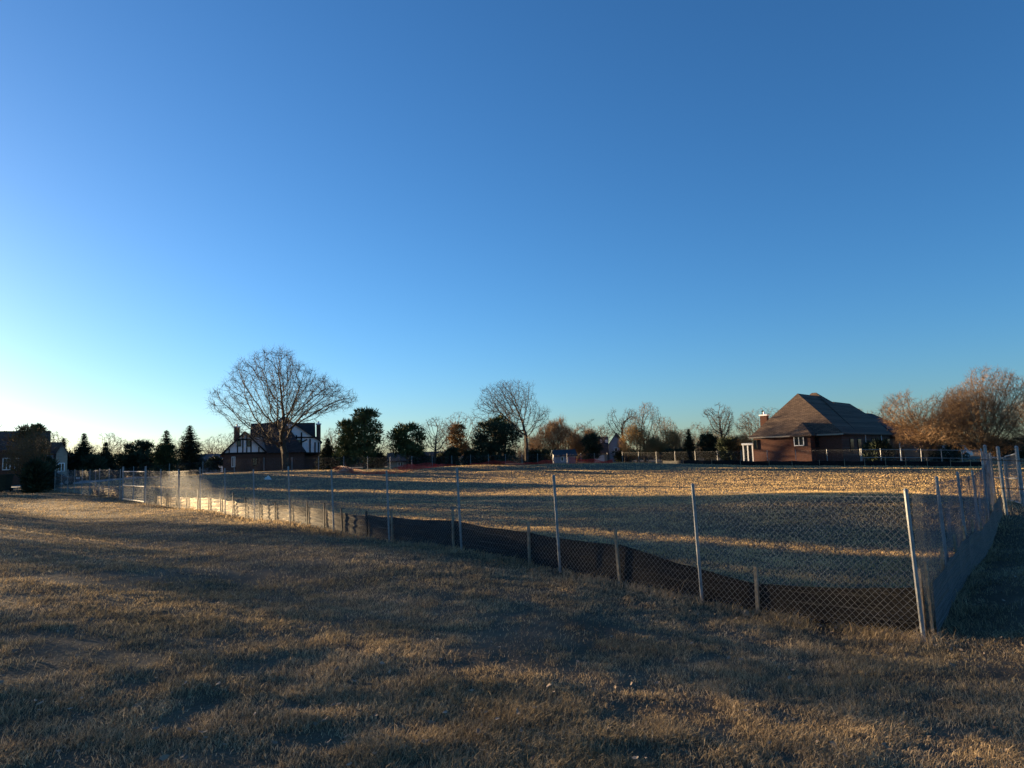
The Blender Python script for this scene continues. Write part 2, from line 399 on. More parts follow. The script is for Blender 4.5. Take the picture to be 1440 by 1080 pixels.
def leaves():
    n = 1300; mb = MB(); rg = random.Random(3)
    for i in range(n):
        r = 2.6*(16/2.6)**rg.random(); a = radians(rg.uniform(-42, 42)); x = r*sin(a); y = r*cos(a)
        if rg.random() < .3:
            s = rg.uniform(-1, 14); d = abs(rg.gauss(0, .35)); q = near_pt(s); x = q.x-.766*d; y = q.y-.643*d
        z = gz(x, y) + rg.uniform(.02, .05); L = rg.uniform(.012, .032); w = L*rg.uniform(.3, .6)
        R = Matrix.Rotation(rg.uniform(0, 2*pi), 3, 'Z') @ Matrix.Rotation(rg.uniform(-.9, .9), 3, 'X') @ Matrix.Rotation(rg.uniform(-.5, .5), 3, 'Y')
        o = Vector((x, y, z)); c = rg.uniform(.15, .4)*L
        p = [o + R @ Vector(v) for v in ((-L,0,c),(-L*.3,-w,0),(L*.5,-w*.7,.1*c),(L,0,c),(L*.5,w*.7,.3*c),(-L*.3,w,c*.6))]
        mb.poly(p)
    o = mb.build('fallen_leaves', mat('pale dry leaves', [(.09,.06,.04),(.36,.28,.20)], 1.3, .8))
    tag(o, 'pale dry leaves scattered over the foreground turf', 'leaves', kind='stuff')
leaves()

# ------------------------------------------------------------------ chain link
def link_wires(mb, a0, a1, h0, h1, cell, rad, n=3, segs=1):
    """diamond mesh between base points a0, a1 with heights h0, h1"""
    L = (a1-a0).length; nx = max(2, round(L/cell)); ny = max(2, round((h0+h1)/2/cell))
    nr = Vector((a0.y-a1.y, a1.x-a0.x, 0)).normalized(); ph = (a0.x*3.1 + a0.y*1.7) % 6.28
    def pt(u, v):
        f = u/nx; w = v/ny; b = a0 + (a1-a0)*f; h = h0+(h1-h0)*f
        if segs > 1:
            b = b + nr*(.022*sin(pi*f)*sin(w*2.4+ph)+.010*sin(f*11+ph)*sin(w*7+ph)) + (a1-a0)*(.0035*sin(w*9+f*5+ph)); h -= .02*sin(pi*f)*w*(1+.5*sin(f*9+ph))
        return Vector((b.x, b.y, b.z + .03 + (h-.03)*w))
    for sg in (1, -1):
        for i in range(-ny, nx+ny+1):
            t0, t1 = 0.0, float(ny)
            if sg > 0: t0 = max(t0, -i); t1 = min(t1, nx-i)
            else: t0 = max(t0, i-nx); t1 = min(t1, i)
            if t1-t0 < .2: continue
            for k in range(segs):
                ta, tb = t0+(t1-t0)*k/segs, t0+(t1-t0)*(k+1)/segs
                mb.tube(pt(i+sg*ta, ta), pt(i+sg*tb, tb), rad, rad, n, cap=False)

def chain_fence(name, label, pts, H, cell=.09, wire=.0018, post_r=.025, rails=(), lean=0.0, nside=8, heights=None, gaps=(), hpost=None, topwire=True, face=Vector((0,0,0))):
    base = pts[0]
    root = empty(name, base, label, 'fence')
    hs = heights or [H]*len(pts)
    for i, p in enumerate(pts):
        mb = MB(); hp = (hs[i] + .06) if hpost is None else hpost
        ln = Vector((-lean*hp, 0, 0)) + Vector((random.uniform(-.008, .008), random.uniform(-.008,.008), 0))*hp
        b = p - Vector((0,0,.15)); t = p + Vector((0,0,hp)) + ln
        mb.tube(b, t, post_r, post_r, nside); mb.tube(t, t+Vector((0,0,.025)), post_r*1.15, post_r*.5, nside)
        if nside >= 8:
            for k in range(1, 6):
                c = p + (t-p)*(k/6.2); mb.tube(c-Vector((0,0,.006)), c+Vector((0,0,.006)), post_r*1.12, post_r*1.12, nside)
        mb.build('post', M['galv'], root, smooth=False)
    mb = MB()
    for i in range(len(pts)-1):
        if i in gaps: continue
        a, b = pts[i], pts[i+1]
        off = face
        link_wires(mb, a+off, b+off, hs[i], hs[i+1], cell, wire, segs=5 if cell < .1 and i < 5 else 1)
    mb.build('wire_mesh', M['wire'], root)
    if topwire and not rails:
        mb = MB()
        for i in range(len(pts)-1):
            if i in gaps: continue
            a = pts[i]+Vector((0,0,hs[i]-.02)); b = pts[i+1]+Vector((0,0,hs[i+1]-.02)); m_ = (a+b)/2-Vector((0,0,.03))
            mb.path([a, m_, b], wire*1.3, wire*1.3, 4)
        mb.build('tension_wire', M['wire'], root)
    for hz in rails:
        mb = MB()
        for i in range(len(pts)-1):
            if i in gaps: continue
            mb.tube(pts[i]+Vector((0,0,hs[i]*hz)), pts[i+1]+Vector((0,0,hs[i+1]*hz)), post_r*.75, post_r*.75, 6)
        mb.build('rail', M['galv'], root)
    return root
random.seed(11)
def gv(v): return Vector((v.x, v.y, gz(v.x, v.y)))

TOPS = [710, 684, 675, 667, 667, 664, 662]
NEAR = [gv(near_pt(3.05*k)) for k in range(13)]
chain_fence('chain_link_fence', 'nearest chain link fence, on leaning posts, running from the corner to the small gate', NEAR, 1.68, lean=.035, face=Vector((-.766,-.643,0))*.036)
RIGHT = [NEAR[0].copy()] + [gv(CP0 + DR*s) for s in (2.9, 5.9, 8.9, 12.0, 15.0)] + [gv(W(px, 700, Y)) for px, Y in ((1388,25),(1389,33),(1388,43),(1387,55))]
rf = chain_fence('chain_link_fence', 'chain link fence seen almost end on, right of the near corner post', RIGHT[1:], 1.68, lean=.03)
mb = MB(); link_wires(mb, RIGHT[0], RIGHT[1], 1.68, 1.68, .09, .0016); mb.build('wire_mesh', M['wire'], rf)
LEFT = [gv(near_pt(s)) for s in (42.6, 45.7, 48.7, 51.8, 54.8, 57.9, 60.9, 64, 67.5)]
chain_fence('chain_link_fence', 'bluish chain link fence left of the small gate beside the pale road', LEFT, 1.68, cell=.11, wire=.0015)
C_L = LEFT[-1]; C_F = gv(Vector((14.3,110,0))); C_R = gv(W(1213, 655, 70)); C_E = gv(W(1385, 655, 70))
FARL = [gv(C_L + (C_F-C_L)*(i/24)) for i in range(25)]
chain_fence('chain_link_fence', 'far chain link fence in front of the half timbered house and the pines', FARL, 1.5, cell=.16, wire=.0014, post_r=.032, nside=6)
FARR = [gv(C_F + (C_R-C_F)*(i/11)) for i in range(12)]
chain_fence('chain_link_fence', 'far chain link fence with wide set posts before the tan trees and brick house', FARR[1:], 1.62, cell=.16, wire=.0014, post_r=.032, nside=6)
RAIL = [gv(C_R + (C_E-C_R)*(i/6)) for i in range(7)]
chain_fence('railed_fence', 'far fence with top and middle rails on bright posts below the brown twiggy trees', [p+Vector((0,.25,0)) for p in RAIL], 1.62, cell=.16, wire=.0016, post_r=.042, nside=6, rails=(.98, .5))

# ------------------------------------------------------------------ silt fence
def silt(label, stakes, top, bottom_n, seed, off=0.0, dark_from=99, wrinkle=.0065, stake_h=.2, sides=None, flop=None, stake_w=.02):
    """stakes: ground points, top: fabric height at each"""
    rg = random.Random(seed); root = empty('silt_fence', stakes[0], label, 'silt fence')
    for i in range(len(stakes)-1):
        a, b = stakes[i], stakes[i+1]; L = (b-a).length
        d = (b-a); d.z = 0; d.normalize(); nrm = Vector((-d.y, d.x, 0))
        nu, nv = max(6, int(L/.09)), 26; mb = MB(); ph = [rg.uniform(0, 6.28) for _ in range(6)]
        sag = rg.uniform(.01, .05); amp = wrinkle*rg.uniform(.6, 1.3); tilt = rg.uniform(-.02, .05)
        for iu in range(nu+1):
            u = iu/nu; p = a+(b-a)*u; g = gz(p.x, p.y); h = (top[i]+(top[i+1]-top[i])*u) - sag*4*u*(1-u)
            for iv in range(nv+1):
                v = iv/nv; e = sin(pi*u)**.5
                o = amp*(1.5*sin(v*22+ph[0]*.2+.9*sin(u*2.5+ph[1])) + .5*sin(v*37+ph[2]+1.2*sin(u*4+ph[3])) + .6*sin(u*L*4+ph[4]+v*3))*e + tilt*sin(pi*u)*v
                if v < .08: o += .03
                q = p + nrm*o
                mb.v.append((q.x, q.y, g - .03 + (h+.03)*v))
        for iu in range(nu):
            for iv in range(nv):
                k = iu*(nv+1)+iv; mb.f.append((k, k+nv+1, k+nv+2, k+1))
        mb.build('fabric_panel', M['fabric'], root, smooth=True)
    for i, p in enumerate(stakes):
        mb = MB(); h = top[i] + stake_h*rg.uniform(.3, 1.3); w = stake_w
        t = Vector((rg.uniform(-.05,.03)*h, rg.uniform(-.02,.02)*h, h))
        s = (sides or 1)*.04
        d = stakes[min(i+1, len(stakes)-1)]-stakes[max(i-1, 0)]; d.z = 0; d.normalize(); nn = Vector((d.y, -d.x, 0))*s
        q = p + nn
        e1 = d*w; e2 = Vector((-d.y, d.x, 0))*w*.8
        lo = [q-e1-e2-Vector((0,0,.1)), q+e1-e2-Vector((0,0,.1)), q+e1+e2-Vector((0,0,.1)), q-e1+e2-Vector((0,0,.1))]
        hi = [v + Vector((0,0,.1)) + t for v in lo]
        n0 = len(mb.v); mb.v += [tuple(v) for v in lo+hi]
        for f in ((3,2,1,0),(4,5,6,7),(0,1,5,4),(1,2,6,5),(2,3,7,6),(3,0,4,7)): mb.f.append(tuple(n0+k for k in f))
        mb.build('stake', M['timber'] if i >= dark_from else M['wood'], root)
    return root
NIN = Vector((.766, .643, 0))
def s_of_px(px):
    k = (px-720)/1000; return (4.7-k*8.55)/(.643+.766*k)
sp = [1262,1037,850,727,623,540,505,471,446,422,400,378,357,338,320,303,287,271,256,243,229,214]
hp = {1262:.58,1150:.46,1037:.40,945:.50,850:.64,785:.60,727:.60,623:.60,540:.60,471:.58,400:.56,320:.54,250:.52,214:.45}
hk = sorted(hp)
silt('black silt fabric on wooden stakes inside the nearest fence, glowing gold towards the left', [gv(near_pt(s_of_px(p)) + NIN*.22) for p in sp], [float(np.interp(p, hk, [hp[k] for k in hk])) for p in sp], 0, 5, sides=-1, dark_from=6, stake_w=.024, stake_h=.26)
NR = Vector((.8, -.6, 0))
rs = [.15, 1.6, 3.2, 4.8, 6.4, 8, 9.8, 11.6, 13.4, 15]
silt('dark silt fabric with a blue sheen along the outside of the right hand fence', [gv(CP0 + DR*s + NR*.12) for s in rs], [.66,.62,.64,.62,.66,.64,.62,.62,.64,.62], 0, 6, wrinkle=.0025, sides=-1)
fr = [gv(W(px, 655, Y)-Vector((0,.5,0))) for px, Y in ((930,95),(960,90),(1000,86),(1040,83),(1080,80),(1112,77),(1150,74),(1185,72),(1213,70),(1242,70),(1270,70),(1300,70),(1332,70),(1360,70),(1383,70))]
silt('low black silt fabric along the foot of the far fence below the brick house', fr, [.5]*len(fr), 0, 8, wrinkle=.01, stake_h=.25)
lf = [gv(near_pt(s)+NIN*.25) for s in (43,45,47,49.5,52)]
silt('sagging grey silt fabric at the foot of the left hand fence beyond the gate', lf, [.42,.5,.55,.5,.45], 0, 9, wrinkle=.04)

# ------------------------------------------------------------------ red safety nets
def net(name, label, pts, H, m, seed, lean=0.0, cell=.11, sw=.035):
    rg = random.Random(seed); mb = MB(); ph = [rg.uniform(0, 6) for _ in range(4)]
    d = [0]
    for a, b in zip(pts[:-1], pts[1:]): d.append(d[-1]+(b-a).length)
    def P_(s, v):
        i = max(k for k in range(len(d)) if d[k] <= s+1e-6); i = min(i, len(pts)-2)
        t = (s-d[i])/(d[i+1]-d[i]); p = pts[i]+(pts[i+1]-pts[i])*t
        g = gz(p.x, p.y); h = H*(.75+.25*sin(s*.55+ph[0])+.12*sin(s*1.9+ph[1]))
        return Vector((p.x+.1*sin(s*1.3+ph[2])*v, p.y - lean*v*h + .12*sin(s*.9+ph[3]+v*3), g+.02+h*v))
    n = int(d[-1]/cell); nv = max(5, int(H/cell))
    ss = [i*d[-1]/n for i in range(n+1)]
    G = [[P_(s, j/nv) for j in range(nv+1)] for s in ss]
    up = Vector((0,0,sw/2))
    for i in range(n+1):
        e = (G[min(i+1,n)][0]-G[max(i-1,0)][0]); e.z = 0; e = e.normalized()*sw/2
        for j in range(nv):
            mb.quad(G[i][j]-e, G[i][j]+e, G[i][j+1]+e, G[i][j+1]-e)
            if i < n: mb.quad(G[i][j]-up+Vector((0,.004,0)), G[i+1][j]-up+Vector((0,.004,0)), G[i+1][j]+up+Vector((0,.004,0)), G[i][j]+up+Vector((0,.004,0)))
    o = mb.build(name, m)
    o.location = (0,0,0)
    tag(o, label, 'safety net'); return o
net('safety_net', 'bright red plastic safety net sagging in the left half of the lot', [gv(W(px, 670, Y)) for px, Y in ((470,72),(500,69),(530,66),(560,69),(600,76),(640,86))], .6, M['net'], 1, lean=.4)
net('safety_net', 'dark red plastic net strung along the far fence left of the shed', [gv(W(px, 657, Y)) for px, Y in ((560,84),(640,89.5),(720,96),(780,102))], .75, M['net'], 2)
net('safety_net', 'short red net at the far fence in front of the grey house', [gv(W(px, 653, Y)) for px, Y in ((800,103),(830,104),(862,105))], .95, M['net'], 4)
def crumple(name, label, cat, loc, rx, ry, rz, m, seed, nu=26, nv=14):
    rg = np.random.default_rng(seed); mb = MB()
    for i in range(nv+1):
        for j in range(nu):
            th = 2*pi*j/nu; f = i/nv; k = sin(pi*(.06+.94*(1-f))*.5)
            nn = 1+.35*rg.standard_normal()*.6
            mb.v.append((rx*cos(th)*k*nn, ry*sin(th)*k*nn, rz*(1-(1-f)**1.5)*(1+.25*rg.standard_normal()*f)))
    for i in range(nv):
        for j in range(nu):
            a = i*nu+j; b = i*nu+(j+1) % nu; mb.f.append((a, b, b+nu, a+nu))
    mb.f.append(tuple(nv*nu+j for j in range(nu)))
    o = mb.build(name, m); o.location = loc; tag(o, label, cat); return o
p = onground(487, 70); crumple('crumpled_net', 'crumpled salmon coloured heap of plastic net at the left end of the bright red net', 'net heap', p-Vector((0,0,.05)), .75, .5, .42, M['tarp'], 3)
p = onground(377, 62); crumple('plastic_bag', 'white plastic bag lying on the turf behind the tallest left hand posts', 'bag', p-Vector((0,0,.03)), .3, .2, .3, M['paper'], 4, 14, 7)
q = gv(near_pt(s_of_px(1040))-NIN*.18); crumple('stone', 'small tan stone at the foot of a wooden stake near the corner', 'stone', q-Vector((0,0,.01)), .055, .045, .08, M['stone'], 9, 14, 8)

# ------------------------------------------------------------------ gates
def gate_small():
    a = gv(near_pt(36.75)); b = gv(near_pt(41.9))
    r = empty('metal_gate', a, 'small double gate of pale pipe with a bright mid rail in the left fence', 'gate')
    mid = (a+b)/2; H = 1.62
    for p_ in (a, b):
        mb = MB(); mb.tube(p_-Vector((0,0,.1)), p_+Vector((0,0,1.9)), .05, .05, 8); mb.build('post', M['galv'], r)
    mb = MB(); link_wires(mb, a, b, H-.05, H-.05, .12, .0022); mb.build('wire_mesh', M['wire'], r)
    e = (b-a).normalized()*.09
    for (p0, p1) in ((a+e, mid-e*.4), (mid+e*.4, b-e)):
        mb = MB(); up = Vector((0,0,1))
        for hz in (.1, .86, 1.62): mb.tube(p0+up*hz, p1+up*hz, .032, .032, 6)
        for p_ in (p0, p1): mb.tube(p_+up*.1, p_+up*1.62, .028, .028, 6)
        mb.build('gate_leaf', M['galv'], r)
gate_small()
def gate_right():
    a = W(1394, 698, 25.5); a = gv(a); b = gv(W(1414, 710, 20.5)); c = gv(W(1440, 708, 22.0)); c0 = gv(W(1417, 699, 24.8))
    r = empty('metal_gate', a, 'tall chain link gate with bright posts at the right edge behind the fence end', 'gate')
    up = Vector((0,0,1))
    for p_, h, rad in ((a,1.95,.05),(b,1.9,.045),(c,1.8,.05)):
        mb = MB(); mb.tube(p_-up*.1, p_+up*h+Vector((-.06,0,0)), rad, rad, 10); mb.tube(p_+up*h+Vector((-.06,0,0)), p_+up*(h+.05)+Vector((-.06,0,0)), rad*1.2, rad*.4, 10)
        mb.build('post', M['galv'], r)
    for (p0, p1, h) in ((a, c0, 1.55), (c0+Vector((.06,0,0)), c-Vector((.08,0,0)), 1.6)):
        mb = MB()
        for hz in (.10, .85, h): mb.tube(p0+up*hz, p1+up*hz, .024, .024, 8)
        for p_ in (p0, p1): mb.tube(p_+up*.1, p_+up*h, .024, .024, 8)
        lf_ = mb.build('gate_leaf', M['galv'], r)
        mb = MB(); link_wires(mb, p0+up*.1, p1+up*.1, h-.12, h-.12, .085, .0018); mb.build('wire_mesh', M['wire'], lf_)
    for hz in (.80, 1.58):
        mb = MB(); mb.tube(b+up*hz+Vector((-.5,.3,0)), gv(W(1470,708,19.5))+up*hz, .012, .012, 6); mb.build('brace_cable', M['bark'], r)
gate_right()

# ------------------------------------------------------------------ trees
def bare_parts(seed, H, lo, hi, trunk_f, trunk_r, dens=1.0, twigs=2, rmin=.013, tw=.05, step=.03, stems=1, low=0.0, upb=.12, top=.5, tjit=.7):
    """trunk and crown of a leafless tree grown into an uneven ellipsoid from x = lo to hi and up to H"""
    rg = np.random.default_rng(seed); D = H*step; cx = (lo+hi)/2; rx = (hi-lo)/2*1.08; z0 = H*max(trunk_f*1.05, low); n = int(1000*dens)
    zc = z0 + (H-z0)*top
    u = rg.normal(size=(n*4,3)); u /= np.linalg.norm(u, axis=1)[:,None]; u *= (rg.random(n*4)**.42)[:,None]
    ph = rg.random(6)*6.28
    lob = np.sin(3.3*u[:,0]+ph[0])*np.sin(3.0*u[:,1]+ph[1]) + np.sin(4.1*u[:,2]+ph[2])*np.sin(3.7*u[:,0]+ph[3]) + .6*np.sin(7*u[:,0]+ph[4])*np.sin(6*u[:,2]+ph[5])
    rad = np.linalg.norm(u, axis=1); keep = (lob > -.55) & (rad < .80 + .20*np.tanh(lob*1.6))
    u = u[keep][:n]
    A = np.c_[cx+u[:,0]*rx, u[:,1]*rx*.9, np.where(u[:,2] > 0, zc+u[:,2]*(H-zc), zc+u[:,2]*(zc-z0))]
    P_ = []; par = []
    for k in range(stems):
        b = np.array([0,0,0.]) if stems == 1 else np.r_[rg.normal(0, rx*.18, 2), 0]
        d = np.r_[rg.normal(0, .05 if stems == 1 else .25, 2), 1.]; d /= np.linalg.norm(d); m_ = max(2, int(H*trunk_f/D)); last = -1
        for i in range(m_+1): P_.append(b+d*D*i); par.append(last); last = len(P_)-1
    P_ = list(P_); dist = np.full(len(A), 1e9); near = np.zeros(len(A), int)
    def upd(i0):
        for i in range(i0, len(P_)):
            d = ((A-P_[i])**2).sum(1); m = d < dist; dist[m] = d[m]; near[m] = i
    upd(0); infl = (H*.45)**2; kill = (D*1.5)**2; alive = np.ones(len(A), bool); shoots = {}
    for it in range(140):
        m = alive & (dist < infl)
        if not m.any(): break
        idx = near[m]; dv = A[m]-np.array(P_)[idx]; dv /= np.linalg.norm(dv, axis=1)[:,None]+1e-9
        acc = {}
        for k, v in zip(idx, dv):
            if k in acc: acc[k] = acc[k]+v
            else: acc[k] = v.copy()
        i0 = len(P_)
        for k, v in acc.items():
            if shoots.get(k, 0) >= 3: alive &= near != k; continue
            shoots[k] = shoots.get(k, 0)+1
            v = v/np.linalg.norm(v) + rg.normal(0, .12, 3) + np.array([0,0,upb]); v /= np.linalg.norm(v)
            P_.append(P_[k]+v*D); par.append(k)
        upd(i0); alive &= dist > kill
        if len(P_) > 15000: break
    N_ = len(P_); rr = np.zeros(N_); kids = np.zeros(N_, int)
    for i in range(N_-1, -1, -1):
        if rr[i] == 0: rr[i] = 1.0
        if par[i] >= 0: rr[par[i]] += rr[i]; kids[par[i]] += 1
    rr = np.maximum(rmin, trunk_r*(rr/rr.max())**.49)
    t = MB(); c = MB(); ntr = stems*(max(2, int(H*trunk_f/D))+1)
    for i in range(N_):
        if par[i] < 0: continue
        a, b = Vector(P_[par[i]]), Vector(P_[i])
        if i < ntr: t.tube(a, b, rr[par[i]]*(1.12 if par[par[i]] < 0 else 1), rr[i], 9, cap=False)
        else:
            c.tube(a, b, min(rr[par[i]], rr[i]*1.5), rr[i], 5 if rr[i] > trunk_r*.25 else 3, cap=False)
            if rr[i] < trunk_r*.2 or kids[i] == 0:
                d0 = (b-a).normalized()
                for k in range(twigs if kids[i] else twigs+2):
                    d = (d0*.75 + Vector(rg.normal(0, tjit, 3))+Vector((0,0,.15))).normalized(); L = H*tw*rg.uniform(.5, 1.3); m_ = b+d*L*.5
                    d2 = (d + Vector(rg.normal(0,.35,3))+Vector((0,0,.1))).normalized()
                    c.tube(b, m_, rmin*.85, rmin*.65, 3, cap=False); c.tube(m_, m_+d2*L*.5, rmin*.65, rmin*.4, 3, cap=False)
    p0 = Vector(P_[0])
    if stems == 1: t.tube(p0-Vector((0,0,.4)), p0+Vector((0,0,.02)), trunk_r*1.7, trunk_r*1.14, 9, cap=False)
    return t, c

def thing_tree(name, parts, loc, label, group=None, mats=None, cat='tree', rot=0):
    r = empty(name, loc, label, cat, group)
    for nm, mb, m in parts:
        o = bpy.data.objects.new(nm, mb.mesh(nm, m)); C.objects.link(o); o.parent = r
    r.rotation_euler = (0, 0, rot)
    return r

def dup(root, loc, rot, scale, label, group=None, recol=None):
    r = root.copy(); C.objects.link(r); r.location = loc; r.rotation_euler = (0,0,rot); r.scale = scale; r['label'] = label
    if group: r['group'] = group
    for ch in list(root.children):
        c = ch.copy(); C.objects.link(c); c.parent = r
    return r

def bare(px, pxl, pxr, pyt, Y, label, seed, m='bark', name='bare_tree', trunk_f=.25, trunk_r=None, group=None, **kw):
    loc = onground(px, Y); H = W(px, pyt, Y).z - loc.z
    t, c = bare_parts(seed, H, (pxl-px)/F*Y, (pxr-px)/F*Y, trunk_f, trunk_r or H*.02, **kw)
    return thing_tree(name, [('trunk', t, M['bark'] if m == 'bark' else M['bark2']), ('crown', c, M[m])], loc - Vector((0,0,.05)), label, group)

def spruce_parts(seed, H, Wd, dense=1.0, droop=.25, base=.06, power=.95, tri=.25):
    rg = random.Random(seed); t = MB(); c = MB(); R = Wd/2*1.12
    t.tube((0,0,-.3), (0,0,H*.55), H*.022, H*.012, 7); t.tube((0,0,H*.55), (0,0,H*.97), H*.012, .012, 5)
    nl = int(18*dense)+6
    for i in range(nl):
        f = (i+rg.uniform(-.3,.3))/nl; f = min(.985, max(0, f)); z = H*(base+(1-base)*f); L0 = R*(1-f)**power*(1.0 if f > .08 else .85)
        nb = max(4, int((10 if f < .7 else 7)*dense))
        for k in range(nb):
            az = 2*pi*(k+rg.uniform(-.4,.4))/nb + i*.7; L = L0*rg.uniform(.62, 1.18)+.06
            dr = droop*rg.uniform(.6,1.4); m_ = max(4, int(L/(tri*.42)))
            tip = None
            for s in range(m_+1):
                u = s/m_; rr = L*u; zz = z - dr*L*(u-.45*u*u*1.2) + (.12*L*u**3)
                p = Vector((cos(az)*rr, sin(az)*rr, zz)); sz = tri*(1.15-.55*u)*rg.uniform(.7,1.25)*(.45+.55*min(1, (1-f)*2.2))
                for q in range(3):
                    a2 = az + rg.uniform(-1.25,1.25); e = Vector((cos(a2), sin(a2), rg.uniform(-.55,.25)))*sz*1.5
                    w_ = Vector((-sin(a2), cos(a2), rg.uniform(-.7,.7)))*sz*.36; pp = p+Vector((rg.gauss(0,.07),rg.gauss(0,.07),rg.gauss(0,.07)))
                    n = len(c.v); c.v += [tuple(pp-w_), tuple(pp+w_), tuple(pp+e)]; c.f.append((n,n+1,n+2))
    for k in range(10):
        z = H*(.93+.07*k/9); a2 = rg.uniform(0,6.28); n = len(c.v); e = Vector((cos(a2)*.16, sin(a2)*.16, .2))
        c.v += [(0.04,0,z-.2),(-.04,0,z-.2),(e.x,e.y,z-.2+e.z)]; c.f.append((n,n+1,n+2))
    return t, c

def pine_parts(seed, H, Wd, n_cl=70, base=.12, ntri=70, cl=.75, shape=1.0, tl=.4, trk=1.0):
    """irregular crown of needle tufts on limbs, gaps between"""
    rg = random.Random(seed); t = MB(); c = MB(); R = Wd/2
    top = Vector((rg.gauss(0,.05)*H, rg.gauss(0,.03)*H, H*.93))
    t.tube((0,0,-.3), top*.5, H*.026*trk, H*.018*trk, 8); t.tube(top*.5, top, H*.018*trk, .02, 6)
    for k in range(n_cl):
        f = (k+rg.random())/n_cl; z = H*(base+(.97-base)*f)
        prof = (sin(pi*min(1, .16+.84*(1-f)**shape)))**.7 if f > .25 else .75+f
        prof = min(1, prof); az = rg.uniform(0, 6.28); rr = R*prof*rg.uniform(.25, 1.0)**.6 - cl*.5
        rr = max(0, rr); p = Vector((cos(az)*rr, sin(az)*rr, z)) + top*0
        s0 = Vector((top.x*z/H, top.y*z/H, max(.1, z-rr*.45)))
        t.tube(s0, p, .05, .02, 4, cap=False)
        cs = cl*rg.uniform(.6, 1.25)
        for j in range(ntri):
            d = Vector((rg.gauss(0,1), rg.gauss(0,1), rg.gauss(.25,.7))); d.normalize()
            q = p + Vector((d.x, d.y, d.z*.6))*cs*rg.random()**.5; e = (d+Vector((0,0,.3)))*tl*rg.uniform(.6,1.2)
            w_ = Vector((rg.gauss(0,1),rg.gauss(0,1),rg.gauss(0,1))); w_ = w_-d*w_.dot(d); w_ = w_.normalized()*tl*.2
            n = len(c.v); c.v += [tuple(q-w_), tuple(q+w_), tuple(q+e)]; c.f.append((n,n+1,n+2))
    return t, c

def conifer(kind, px, pxl, pxr, pyt, Y, label, seed, m, name, group=None, **kw):
    loc = onground(px, Y); H = W(px, pyt, Y).z-loc.z; Wd = (pxr-pxl)/F*Y
    t, c = (spruce_parts if kind == 's' else pine_parts)(seed, H, Wd, **kw)
    return thing_tree(name, [('trunk', t, M['bark']), ('crown', c, M[m])], loc, label, group)

# the large leafless trees
bare(402, 303, 497, 488, 96, 'largest leafless tree, wide vase crown in front of the half timbered house', 21, trunk_f=.15, trunk_r=.46, dens=4.2, step=.024, twigs=3, rmin=.011, tw=.055, low=.17, top=.52)
bare(741, 664, 778, 526, 106, 'tall leafless tree with spreading crown behind the dark juniper', 5, trunk_f=.2, trunk_r=.28, dens=3.6, step=.026, twigs=2, rmin=.012, low=.25, top=.55)
bare(611, 586, 641, 584, 104, 'small round leafless tree with low fork between two pines', 12, trunk_f=.2, trunk_r=.18, dens=2.0, step=.036, twigs=2, rmin=.012, low=.28)
bare(1019, 990, 1043, 565, 112, 'round leafless tree with dark trunk left of the brick chimney', 31, trunk_f=.3, trunk_r=.24, dens=3.0, step=.03, twigs=2, rmin=.013, low=.36)
bare(1076, 1038, 1112, 570, 120, 'grey leafless tree behind the brick chimney', 32, m='bark2', trunk_f=.2, dens=2.4, step=.03, rmin=.013)
bare(880, 856, 902, 566, 125, 'slim leafless tree leaning beside the grey house', 33, trunk_f=.3, dens=2.2, step=.03, rmin=.013)
bare(908, 882, 936, 562, 122, 'tallest of the tan trees right of the grey house, upright and dense', 34, m='twig_tan', trunk_f=.18, dens=3.2, step=.028, rmin=.013)
bare(938, 912, 964, 582, 128, 'pale tan leafless tree left of the small spruce', 35, m='twig_tan', trunk_f=.18, dens=2.4, step=.03, rmin=.013)
bare(975, 946, 1002, 590, 150, 'faint grey leafless tree far behind the small spruce', 36, m='bark2', trunk_f=.2, dens=1.0, step=.04, rmin=.017)
bare(828, 803, 860, 586, 135, 'dark leafless tree with fanned limbs behind the grey house roof', 37, trunk_f=.2, dens=1.1, step=.036, rmin=.016)
bare(650, 616, 678, 576, 140, 'pale leafless tree far behind the round brown tree', 38, m='bark2', trunk_f=.25, dens=1.1, step=.036, rmin=.016)
bare(708, 676, 748, 556, 112, 'thin leafless tree behind the dark juniper', 39, trunk_f=.3, dens=.9, step=.035, rmin=.014)
# right hand brown trees
bare(1304, 1250, 1374, 532, 74, 'left hand brown twiggy tree beside the dark garage, pale upper limbs', 41, m='twig_red', trunk_f=.07, trunk_r=.2, dens=6.0, step=.024, twigs=4, rmin=.0095, tw=.07, top=.45, upb=.2, tjit=.5)
bare(1384, 1306, 1464, 512, 73, 'biggest brown twiggy tree, broad dense crown at the right edge', 42, m='twig_red', trunk_f=.06, trunk_r=.27, dens=9.0, step=.021, twigs=4, rmin=.0095, tw=.06, top=.42, upb=.15, tjit=.5)
bare(1478, 1425, 1530, 545, 76, 'brown twiggy tree cut off by the right edge of the picture', 43, m='twig_red', trunk_f=.08, dens=5, step=.026, twigs=4, rmin=.010, tw=.07, upb=.2)
